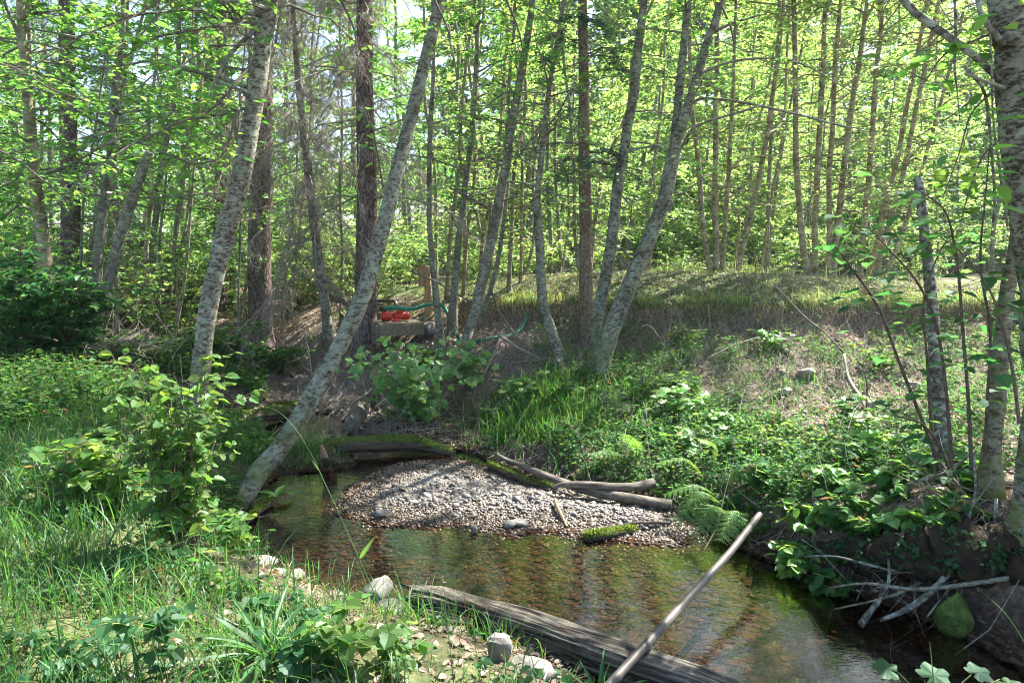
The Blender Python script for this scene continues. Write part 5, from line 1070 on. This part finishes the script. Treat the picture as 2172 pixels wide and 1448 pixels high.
st = log('mossy_stump', 'small broken mossy stump standing in the stream in front of the mossy log', [(gp(700, 992, -.05), .065), (gp(698, 975, .07), .06), (gp(696, 950, .19), .045)], 'mossy_wood', 'stump', ridge=.14, jag=.0, seed=19, sides=20); bpy.context.view_layer.update()
sp = log('spike', None, [(gp(690, 968, .16), .03), (gp(684, 945, .26), .012)], 'board_brown', None, ridge=.15, sides=8, n=8, seed=20); bpy.context.view_layer.update(); child(sp, st)
mossfuzz(st, [gp(700, 990, 0), gp(698, 975, .08), gp(696, 955, .18)], 700, .055)
for i, (pts, lb) in enumerate([
    ([(1055, 708, 7, 8.6), (1100, 738, 8, 8.45), (1145, 760, 9, 8.3), (1185, 770, 10, 8.2)], 'grey dead branch dropping right to the foot of the S-bent stem'),
    ([(1040, 778, 7, 8.3), (1100, 768, 8, 8.25), (1165, 760, 8, 8.15)], 'nearly level dead branch just under the one dropping to the S-bent stem'),
    ([(1040, 610, 5, 9.2), (1060, 660, 6, 8.9), (1100, 720, 6, 8.5)], 'pale dead stick leaning down from the terrace lip over the green hose end'),
    ([(1060, 720, 4, 8.5), (1030, 790, 6, 8.2), (990, 840, 7, 7.9)], 'bowed dead stick hanging down the slope beside the small lobed-leaf shrub'),
    ([(960, 805, 8, 8.1), (985, 760, 9, 8.3), (1000, 700, 9, 8.7)], 'stout dead pole leaning on the bank beside the curving alder'),
    ([(1645, 610, 3, 8.6), (1700, 665, 4, 8.3), (1750, 705, 4, 7.9), (1790, 750, 5, 7.5)], 'dead branch sloping down from the terrace edge over the bare slope'),
    ([(1790, 750, 7, 7.4), (1800, 800, 8, 7.0), (1830, 850, 9, 6.6), (1850, 900, 9, 6.2)], 'lichened pole lying down the bare slope beside the rounded stone'),
    ([(1838, 900, 5, 6.1), (1838, 830, 5, 6.1), (1832, 790, 4, 6.1), (1815, 760, 3, 6.1)], 'bare forked dead twig standing on the bare slope'),
    ([(1340, 710, 5, 8.3), (1375, 690, 4, 8.2), (1400, 720, 4, 8.1)], 'curled dead twig just right of the forked alder foot'),
    ([(1500, 760, 5, 7.9), (1560, 730, 5, 8), (1610, 715, 4, 8.1)], 'dead stick lying in the sunny patch of the bare slope'),
    ([(775, 640, 16, 10.3), (740, 644, 16, 10.2), (705, 630, 14, 10.1)], 'dark fallen timber behind the slanting birch and the dark spruce'),
    ([(880, 580, 4, 8.9), (930, 600, 5, 8.8), (980, 630, 4, 8.7), (1040, 655, 3, 8.6)], 'dark dead branch crossing in front of the nest post'),
    ([(640, 690, 4, 9.4), (655, 740, 5, 9.1), (662, 800, 6, 8.8)], 'straight dead twig standing under the thin bent spruce'),
]):
    tb, p, r = trunk_mb(pts, 8, 0, 500+i, 0, .006, .08); o = tb.build('dead_branch', M['driftwood' if i % 3 else 'twig'], loc=p[0]); tag(o, lb, 'branch')
# lichen branches at the lower right
for i, (pts, lb) in enumerate([
    ([(2071, 1090, 10, 3.5), (2066, 1130, 10, 3.45), (2042, 1175, 11, 3.4), (2018, 1205, 12, 3.35), (1985, 1245, 12, 3.3), (1935, 1290, 13, 3.25), (1868, 1322, 8, 3.25)], 'crooked lichened branch dropping from the right bank and sweeping left to the water'),
    ([(1709, 1184, 4, 3.7), (1767, 1181, 5, 3.6), (1836, 1197, 8, 3.5), (1900, 1212, 8, 3.45), (1990, 1220, 8, 3.4), (2106, 1222, 8, 3.35)], 'long level crusty branch, upper one of the tangle over the dark water'),
    ([(1760, 1250, 4, 3.4), (1836, 1236, 7, 3.35), (1940, 1245, 8, 3.3), (2043, 1236, 10, 3.25), (2150, 1222, 13, 3.2)], 'reddish level branch with a swollen pale tip, lowest of the tangle'),
    ([(1771, 1290, 4, 3.35), (1871, 1266, 6, 3.35), (1933, 1241, 7, 3.4), (2002, 1203, 6, 3.5)], 'straight grey stick slanting up from the water through the tangle'),
    ([(1824, 1325, 14, 3.2), (1850, 1290, 13, 3.25), (1872, 1262, 11, 3.3), (1884, 1225, 9, 3.35), (1881, 1180, 5, 3.4)], 'dark-tipped branch bending up out of the water at the outer end of the tangle'),
    ([(2064, 965, 7, 3.6), (2068, 1050, 7, 3.5), (2045, 1130, 9, 3.45), (2023, 1190, 10, 3.4), (1980, 1250, 8, 3.35)], 'upright lichened twig rising past the small trunks of the right bank'),
    ([(2113, 1058, 7, 3.4), (2110, 1155, 7, 3.35), (2102, 1260, 6, 3.3)], 'single vertical knobbly twig hanging in front of the right-hand roots'),
    ([(1864, 1056, 6, 4.0), (1930, 1024, 8, 3.9), (2009, 1000, 8, 3.8), (2072, 958, 6, 3.7)], 'slanting pale branch across the weeds above the undercut bank'),
    ([(1880, 1185, 5, 3.5), (1960, 1165, 6, 3.45), (2040, 1140, 6, 3.4), (2110, 1118, 5, 3.4)], 'brown branch rising gently right behind the crooked lichened one'),
    ([(2010, 1050, 16, 3.9), (1985, 1100, 26, 3.75), (1960, 1130, 20, 3.6)], 'short thick lichened log end jutting from the undercut right bank'),
    ([(1700, 1140, 4, 3.9), (1740, 1170, 4, 3.8), (1800, 1225, 4, 3.6)], 'thin straight stalk slanting down through weeds to the tangle'),
    ([(2040, 1140, 3, 3.4), (2052, 1190, 4, 3.35), (2010, 1250, 4, 3.3), (1966, 1312, 4, 3.25)], 'thin bent stick crossing the tangle from upper right to the boulder'),
]):
    tb, p, r = trunk_mb(pts, 9, 0, 540+i, 0, .007, .14); o = tb.build('lichened_branch', M['lichen' if i not in (2, 3, 8, 10, 11) else 'alder'], loc=p[0]); tag(o, lb, 'branch')
    if i < 6:
        n = 7; k = rng.integers(4, len(p)-2, n); dr = unit(rdir(n, -.4, .8)); Ls = rng.uniform(.05, .16, n)
        T3 = p[k][:, None]+dr[:, None]*(np.linspace(0, 1, 4)[None, :, None]*Ls[:, None, None])+rng.normal(0, .004, (n, 4, 3))*np.linspace(0, 1, 4)[None, :, None]
        x = tubes(MB(), T3, np.full((n, 4), .0022)*np.array([1, .8, .6, .4]), 4).build('sprays', M['alder'], loc=p[0]); bpy.context.view_layer.update(); child(x, o)
lp = np.array([P(1700, 1160, 4.0), P(1790, 1165, 3.8), P(1880, 1175, 3.62), P(1960, 1180, 3.48), P(2060, 1175, 3.38), P(2180, 1170, 3.3), P(2350, 1170, 3.2)])
pl_, rl_ = wobble_path(lp, np.array([.03, .08, .12, .14, .15, .16, .16]), 70, .02, .12, 4); ell_ = 1+.25*(np.random.default_rng(4).random((1, 70, 20))-.5)+.18*np.cos(np.arange(70)*.5)[None, :, None]*np.sin(np.arange(20)*.9)[None, None]
lb_ = tubes(MB(), pl_, rl_, 20, cap=True, ell=ell_)
tag(lb_.build('bank_ledge', M['dark_earth']), 'overhanging ledge of dark rooty earth above the deep water', None, kind='structure')
bxy = np.column_stack([np.interp(rng.random(260)*69, np.arange(70), pl_[:, 0]), np.interp(rng.random(260)*69, np.arange(70), pl_[:, 1])])
ti_ = rng.integers(2, 62, 1500); C = pl_[ti_]+unit(rdir(1500, -.5, 1)+np.array([0, -.5, .2]))*rl_[ti_][:, None]*1.02; mb = MB(); leaves(mb, C, rng.uniform(.02, .05, 1500), unit(rdir(1500, -.6, .3)+np.array([0, -.6, 0])), unit(np.array([0, -.4, 1.])+rdir(1500)*.5), T_M)
tag(mb.build('ledge_ground_cover', M['leaf_dark'], smooth=False), 'small dark leaves clinging along the overhanging earth ledge', None, kind='stuff')
# hanging roots of the undercut right bank
n = 150; bx = rng.uniform(0, 1, n); q0 = np.array([P(1960+210*b_, 1060+rng.uniform(0, 60), 3.75-.4*b_+rng.uniform(-.1, .1)) for b_ in bx]); L = rng.uniform(.06, .24, n); t = np.linspace(0, 1, 6)[None]
S = q0[:, None]+np.stack([np.cumsum(rng.normal(0, .02, (n, 6)), 1), np.cumsum(rng.normal(-.01, .02, (n, 6)), 1), -L[:, None]*t], -1)
tag(tubes(MB(), S, np.full((n, 6), .0016)*rng.uniform(.6, 2.2, (n, 1)), 4).build('hanging_roots', M['twig_dark']), 'fine dark roots hanging from the undercut bank below the massive birch', 'roots', kind='stuff')

# ================================================================== grey pole
A_, B_ = P(1210, 1545, 2.35), gp(1612, 1094, .30)
def straight(name, label, A, B, r0, r1, mat, cat, sides=18, n=20, seed=0, jig=.0015):
    r_ = np.random.default_rng(seed); A, B = np.array(A), np.array(B); L = np.linalg.norm(B-A); z = unit(B-A); x = unit(np.cross([0, 1, .01], z)); y = np.cross(z, x)
    p = np.stack([np.interp(np.linspace(0, 4, n), np.arange(5), r_.normal(0, jig, 5)), np.interp(np.linspace(0, 4, n), np.arange(5), r_.normal(0, jig, 5)), np.linspace(0, L, n)], -1)
    rr_ = np.linspace(r0, r1, n)*(1+r_.normal(0, .025, n)); rr_[::7] *= 1.06; o = tubes(MB(), p, rr_, sides, cap=True).build(name, M[mat])
    o.matrix_world = Matrix(((x[0], y[0], z[0], A[0]), (x[1], y[1], z[1], A[1]), (x[2], y[2], z[2], A[2]), (0, 0, 0, 1)))
    try: o.data.set_sharp_from_angle(angle=R(50))
    except Exception: pass
    return tag(o, label, cat)
straight('grey_pole', 'long smooth grey pole leaning from the near log across the pool to the far bank', A_, B_, .021, .019, 'pipe', 'pole', seed=4, n=60, jig=.006)

# ================================================================== pump on its platform, hose, post
def box(mb, c, s, rz=0, bev=.0):
    x, y, z = [v/2 for v in s]; V = np.array([(a, b, d) for a in (-x, x) for b in (-y, y) for d in (-z, z)]); cz, sz = math.cos(rz), math.sin(rz)
    V = np.stack([V[:, 0]*cz-V[:, 1]*sz, V[:, 0]*sz+V[:, 1]*cz, V[:, 2]], -1)+np.array(c)
    return mb.add(V, np.array([(0, 1, 3, 2), (4, 6, 7, 5), (0, 4, 5, 1), (2, 3, 7, 6), (0, 2, 6, 4), (1, 5, 7, 3)]))
def bevel(o, wdt=.006, seg=2):
    m_ = o.modifiers.new('bevel', 'BEVEL'); m_.width = wdt; m_.segments = seg; m_.limit_method = 'ANGLE'; return o
pc = P(838, 683, 9.55); z0 = pc[2]
pf = thing('pump_platform', 'weathered wooden plank platform jutting from the bank beside the dark spruce', 'platform', (pc[0], pc[1], z0-.35))
rz = .42
def loc2(dx, dy, dz, c=pc, a=rz): return (c[0]+dx*math.cos(a)-dy*math.sin(a), c[1]+dx*math.sin(a)+dy*math.cos(a), c[2]+dz)
for i in range(4): bevel(box(MB(), loc2(0, -.27+i*.18, 0), (.62, .172, .035), rz).build('plank', M['board'], pf, smooth=False), .004)
bevel(box(MB(), loc2(0, -.372, -.075), (.62, .035, .15), rz).build('side_board', M['board'], pf, smooth=False), .004)
bevel(box(MB(), loc2(-.328, 0, -.07), (.035, .72, .13), rz).build('side_board', M['board'], pf, smooth=False), .004)
bevel(box(MB(), loc2(-.328, -.03, -.215), (.034, .60, .12), rz).build('side_board', M['board'], pf, smooth=False), .004)
pu = thing('water_pump', 'red electric water pump with a green hose standing on the plank platform', 'pump', loc2(-.02, -.02, .02))
pb = np.array(loc2(-.0, -.02, .088)); ax = np.array([math.cos(rz-.3), math.sin(rz-.3), 0])
def cyl(A, B, r0, r1, sides=20, n=2): return tubes(MB(), np.linspace(A, B, n), np.linspace(r0, r1, n), sides, cap=True)
b = MB(); tubes(b, np.array([pb-ax*.02, pb-ax*.015, pb+ax*.17, pb+ax*.20]), np.array([.050, .056, .056, .040]), 22, cap=True)
for k in range(5): tubes(b, np.array([pb+ax*(.02+.03*k), pb+ax*(.028+.03*k)]), np.array([.060, .060]), 22, cap=True)
b.build('motor', M['red'], pu)
b = MB(); tubes(b, np.array([pb-ax*.19, pb-ax*.18, pb-ax*.09, pb-ax*.045, pb-ax*.02]), np.array([.054, .066, .069, .05, .036]), 24, cap=True); b.build('volute', M['red'], pu)
bevel(box(MB(), pb+ax*.07+np.array([0, 0, .075]), (.11, .07, .045), rz-.3).build('terminal_box', M['red'], pu, smooth=False), .008)
b = MB(); box(b, pb+ax*.0+np.array([0, 0, -.05]), (.10, .10, .045), rz-.3); b.build('foot', M['red'], pu, smooth=False)
tubes(MB(), np.array([pb-ax*.13, pb-ax*.13+[0, 0, .10]]), np.array([.026, .026]), 14, cap=True).build('outlet', M['dark'], pu)
hp = [pb-ax*.17+[0, -.04, .10], P(835, 652, 9.35), P(860, 655, 9.3), P(885, 653, 9.3), P(905, 647, 9.35), P(940, 650, 9.5), P(975, 655, 9.4), P(1000, 675, 9.2), P(1025, 681, 9.05), P(1055, 677, 9.1), P(1085, 668, 9.2), P(1110, 655, 9.4), P(1130, 645, 9.7)]
for i_ in range(6, len(hp)): hp[i_] = np.array([hp[i_][0], hp[i_][1], gz1(hp[i_][0], hp[i_][1])+.035])
p, r = wobble_path(np.array(hp), np.full(len(hp), .027), 90, .0005, .005, 3)
hs = tubes(MB(), p, r, 14, cap=True).build('green_hose', M['hose'], loc=p[0]); tag(hs, 'thick green hose running right from the red pump along the bank', 'hose')
cl = tubes(MB(), np.array([p[0]-[.02, 0, 0], p[2]]), np.array([.034, .034]), 14, cap=True).build('clamp', M['dark'], loc=p[0]); bpy.context.view_layer.update(); child(cl, hs)
ip = np.array([P(800, 637, 9.9), P(830, 638, 9.8), P(838, 640, 9.75), P(842, 652, 9.6)])
p, r = wobble_path(ip, np.full(4, .028), 24, 0, .01, 3); tag(tubes(MB(), p, r, 12, cap=True).build('inlet_pipe', M['pipe'], loc=p[0]), 'short grey pipe coming from behind the dark spruce to the red pump', 'pipe')
np_ = P(905, 648, 10.2); f_ = 10.2/F
ps = thing('nest_post', 'rounded-top brown wooden post with a wide board beyond the green hose', 'post', (np_[0], np_[1], gz1(np_[0], np_[1])-.1))
top = P(908, 600, 10.2); box(MB(), (np_[0]+.02, np_[1], (top[2]+np_[2]-.25)/2), (.09, .09, top[2]-np_[2]+.35), .2).build('post', M['board_brown'], ps, smooth=False)
bt, bb = P(901, 566, 10.15), P(901, 608, 10.15); W2 = .085; K = 10
V = []; 
for s_ in (-1, 1):
    V += [(-W2, s_*.05, 0), (W2, s_*.05, 0)]+[(W2*math.cos(a), s_*.05, (bt[2]-bb[2])-.05+.07*math.sin(a)) for a in np.linspace(0, math.pi, K)]
V = np.array(V)+np.array([bb[0], bb[1], bb[2]]); m_ = K+2; Fc = [(0, i, i+1) for i in range(1, m_-1)]+[(m_, m_+i+1, m_+i) for i in range(1, m_-1)]; Q = [(i, (i+1) % m_, m_+(i+1) % m_, m_+i) for i in range(m_)]
bevel(MB().add(V, [np.array(Fc), np.array(Q)]).build('board', M['board_brown'], ps, smooth=False), .004)
for i, (a, b, s) in enumerate([(240, 770, .17), (258, 778, .12), (225, 762, .10)]):
    q = P(a, b, 8.3); T = np.array(S2[0])*(1+rng.normal(0, .22, (len(S2[0]), 1)))*np.array([s*.75, s*.4, s*.42])
    if i == 0: oc = MB().add(T, np.array(S2[1])).build('rotten_wood', M['orange_wood'], smooth=False); oc.location = q; tag(oc, 'crumbling orange rotten wood chunk in the brush left of the near birch', 'wood chunk'); bpy.context.view_layer.update()
    else: x = MB().add(T, np.array(S2[1])).build('fragment', M['orange_wood'], smooth=False); x.location = q; bpy.context.view_layer.update(); child(x, oc)
xy = around(270, 745, 8.5, 300, .35, .25); p_, r_t = lying(xy, (.2, .7), (.003, .008), rise=.5); mb = MB(); p_[..., 2] += rng.uniform(0, .3, (len(p_), 1)); tubes(mb, p_, r_t, 4)
tag(mb.build('brush_pile', M['twig']), 'heap of pale dead sticks in the thicket above the orange wood', 'brush', kind='stuff')

# ================================================================== ferns, foreground plants
def fern(root, A, mid, tip, npair=22, maxl=.16, seed=0):
    r_ = np.random.default_rng(seed); p = spline([A, mid, tip], 40); T = unit(np.gradient(p, axis=0)); 
    nrm = unit(np.cross(T[20], np.cross([0, 0, 1.], T[20]))+.001); C, AX, NM, S = [], [], [], []
    ct = []
    for k in range(npair):
        f = .12+.88*k/npair; i = int(f*39); L = maxl*math.sin(math.pi*min(1, .14+.86*(1-f)**.8))**.8*(1 if f > .2 else .75)
        for s in (-1, 1):
            side = unit(np.cross(T[i], nrm))*s; d = unit(side+T[i]*.35-nrm*.18*r_.uniform(.5, 1.5)); ct.append(np.stack([p[i], p[i]+d*L*.5, p[i]+d*L-[0, 0, .01*L/.1]]))
            m_ = max(3, int(L/.011))
            for j in range(m_):
                g_ = (j+.5)/m_; q = p[i]+d*L*g_; l2 = .018*(1-g_*.75)*(L/maxl)**.4
                for s2 in (-1, 1): C.append(q); AX.append(unit(T[i]*s2+d*.35)); NM.append(nrm+rdir(1)[0]*.15); S.append(l2)
    mb = MB(); leaves(mb, np.array(C), np.array(S), np.array(AX), np.array(NM), t_quad(.30)); wd = MB(); tubes(wd, p, np.linspace(.003, .0008, 40), 5); tubes(wd, np.array(ct), np.full((len(ct), 3), .0008), 3)
    return join_build([(mb, M['fern']), (wd, M['twig_green'])], 'frond', root)
fr_ = thing('fern', 'lady fern with arching fronds at the pool edge beside the crossed dead branches', 'fern', gp(1480, 1100, .15))
for i, (a, b, c) in enumerate([((1545, 1090, 4.6), (1490, 1045, 4.5), (1430, 1120, 4.4)), ((1530, 1060, 4.7), (1480, 1030, 4.6), (1405, 1050, 4.6)), ((1500, 1040, 4.9), (1460, 975, 4.8), (1380, 985, 4.8)), ((1560, 1110, 4.4), (1515, 1075, 4.3), (1470, 1155, 4.2)),
                             ((1565, 1100, 4.4), (1560, 1085, 4.3), (1525, 1150, 4.15)), ((1500, 1020, 5.0), (1520, 950, 5.0), (1480, 930, 5.0)), ((1540, 1060, 4.7), (1560, 1000, 4.7), (1600, 1010, 4.7))]):
    fern(fr_, P(*a), P(*b), P(*c), maxl=.12 if i in (0, 3) else .10, seed=i)
fr2 = thing('fern', 'second fern higher on the slope left of the leafy weed', 'fern', P(1330, 1000, 5.6))
for i, (a, b, c) in enumerate([((1340, 1010, 5.5), (1310, 960, 5.5), (1250, 965, 5.4)), ((1345, 1010, 5.5), (1350, 950, 5.5), (1330, 920, 5.4)), ((1350, 1010, 5.5), (1400, 960, 5.5), (1430, 985, 5.4))]): fern(fr2, P(*a), P(*b), P(*c), maxl=.10, seed=20+i)
def rosette(name, label, loc, n, L, wid, leafm='herb', cat='plant', seed=0, up=.6):
    r_ = np.random.default_rng(seed); root = thing(name, label, cat, loc); az = r_.uniform(0, 6.28, n); C = np.array(loc)+np.zeros((n, 3)); ax = np.stack([np.cos(az), np.sin(az), r_.uniform(.2, 1.2, n)*up], -1)
    mb = MB(); leaves(mb, C, r_.uniform(*L, n), ax, np.stack([-np.cos(az)*.5, -np.sin(az)*.5, np.ones(n)], -1), t_near(9, wid, .012, .35, .1)); mb.build('leaves', M[leafm], root, smooth=False); return root
rosette('dock_plant', 'bright dock plant rooted in the shallows right of the slanting birch foot', tuple(gp(585, 1052, .05)), 13, (.10, .19), .16, 'maple', seed=3)
for i, (a, b, z, n, L, lb) in enumerate([(570, 1420, .38, 15, (.18, .34), 'lush tuft of broad arching grass at the bottom of the picture'), (1270, 1440, .12, 12, (.12, .24), 'grass tuft between the wedge rock and the big log'),
                                      (1190, 1420, .15, 8, (.1, .2), 'small grass tuft right of the wedge-shaped rock'), (860, 1370, .3, 10, (.08, .16), 'thin grass tuft among the dead leaves below the split log end'), (240, 1230, .45, 14, (.15, .3), 'grass tuft in the shade under the near shrub')]):
    rosette('grass_tuft', lb, (gp(a, b, z)[0], gp(a, b, z)[1], gz1(*gp(a, b, z)[:2])), n*2, L, .035, 'grass', 'grass', seed=30+i, up=1.3)
for i, (a, b, h, s, lb, lm) in enumerate([(340, 1440, .50, .16, 'tall weed with large opposite leaves standing in the near grass', 'leaf_dark'), (640, 1340, .30, .14, 'blue-green leafy plant at the edge of the dirt patch', 'leaf_dark'), (735, 1425, .26, .18, 'bright broad-leaved plant at the bottom centre-left beside the arching grass', 'leaf_near'),
                                    (170, 1435, .20, .16, 'blue-green weed at the bottom left corner area in the grass', 'leaf_dark'), (830, 1410, .16, .12, 'star-leaved light green plant beside the dead leaves', 'leaf_near'),
                                    (560, 1290, .16, .12, 'small weed on the dirt patch below the flat pale rocks', 'leaf_dark'), 
                                    (650, 1440, .20, .14, 'dark round-leaved plant hugging the ground beside the bright broad-leaved one', 'leaf_dark')]):
    q = gp(a, b, .40 if b > 1380 else .33); bush_at_origin('leafy_plant', lb, h, s, 5, 3, lm, (.04, .07) if i != 2 else (.055, .09), T_NEAR, 'twig_green', 600+i, twl=.07, cat='plant', loc=(q[0], q[1], gz1(q[0], q[1])), sub=4, sr=.0022, zl=.3, tilt=.3)
def stalk(lb, pts, w, head=0, seed=0, leaf=()):
    W = np.array([P(*q) for q in pts]); p = spline(W, 50); r = np.linspace(w, w*.35, 50); root = thing('grass_stalk', lb, 'grass', W[0]); tubes(MB(), p, r, 6).build('stem', M['grass'], root)
    if head: n = head; k = rng.integers(40, 50, n); mb = MB(); leaves(mb, p[k], rng.uniform(.008, .016, n), unit(np.gradient(p, axis=0)[k]+rdir(n)*.012), rdir(n), t_quad(.2)); mb.build('seed_head', M['straw'], root, smooth=False)
    for j, (f, L) in enumerate(leaf): k = int(f*49); mb = MB(); leaves(mb, p[k:k+1], np.array([L]), np.array([[.5*(-1)**j, -.2, .8]]), np.array([[0, -1., .3]]), t_near(9, .07, 0, .3, .05)); mb.build('blade', M['grass'], root, smooth=False)
stalk('long grass stalk arching from the bottom edge up over the water to a feathery head', [(852, 1470, 2.15), (828, 1345, 2.2), (772, 1207, 2.3), (700, 1048, 2.4), (650, 945, 2.5), (600, 880, 2.55), (555, 862, 2.6), (522, 880, 2.6)], .0022, 40, leaf=((.32, .10), (.5, .05)))
stalk('upright grass stalk in front of the split end of the big log', [(965, 1470, 2.2), (955, 1380, 2.25), (945, 1290, 2.3), (938, 1225, 2.35)], .0018, 16)
stalk('thin pale grass stalk curving left over the pool beside the pole', [(1795, 1470, 2.1), (1767, 1397, 2.2), (1726, 1314, 2.3), (1691, 1281, 2.35), (1675, 1284, 2.35)], .0016)
stalk('long stalk sweeping out from the right edge over the mossy boulder', [(2190, 1390, 2.4), (2140, 1310, 2.5), (2095, 1265, 2.6), (2043, 1224, 2.7), (2030, 1222, 2.7)], .0018)
stalk('slanting grass stalk over the grass under the near shrub', [(560, 1440, 2.3), (450, 1290, 2.4), (330, 1190, 2.5), (210, 1110, 2.6)], .0016, 20)
stalk('bent grass stalk at the left over the near grass', [(470, 1480, 2.2), (400, 1330, 2.3), (300, 1250, 2.35), (165, 1250, 2.4)], .0016, 24)
rt = thing('maple_leaf_plant', 'low plant with toothed lobed leaves rising at the bottom right corner', 'plant', P(1960, 1500, 2.2))
C = np.array([P(1905, 1425, 2.2), P(1960, 1440, 2.15), (P(2060, 1430, 2.2)), P(2120, 1440, 2.3), P(1990, 1455, 2.1)]); mb = MB(); leaves(mb, C, np.array([.085, .10, .08, .075, .09]), np.array([(-.8, .3, .1), (.7, .2, .1), (.9, .3, .05), (.3, -.6, 0), (.2, -.9, 0)]), np.array([(0, -.25, 1.)]*5), T_LOBE)
wd = MB(); tubes(wd, np.stack([np.tile(P(1980, 1560, 2.15), (5, 1)), (C+P(1980, 1500, 2.15))/2, C], 1), np.full((5, 3), .002), 5)
tubes(wd, np.array([P(1990, 1540, 2.1), P(1978, 1420, 2.15), P(1972, 1360, 2.2)]), np.array([.003, .002, .001]), 6); join_build([(mb, M['leaf_dark']), (wd, M['twig_green'])], 'foliage', rt)

# ================================================================== haze
hb = box(MB(), (0, 35, 17.5), (220, 240, 41)).build('haze', None, smooth=False)
m, t = newmat('woodland haze'); pv = nd(t, 'ShaderNodeVolumePrincipled'); pv.inputs['Color'].default_value = (.85, .93, 1, 1); pv.inputs['Density'].default_value = .0005; pv.inputs['Anisotropy'].default_value = .3
o_ = nd(t, 'ShaderNodeOutputMaterial'); t.links.new(pv.outputs[0], o_.inputs[1]); hb.data.materials.append(m)
tag(hb, 'thin pale air of the sunlit wood', None, kind='stuff')
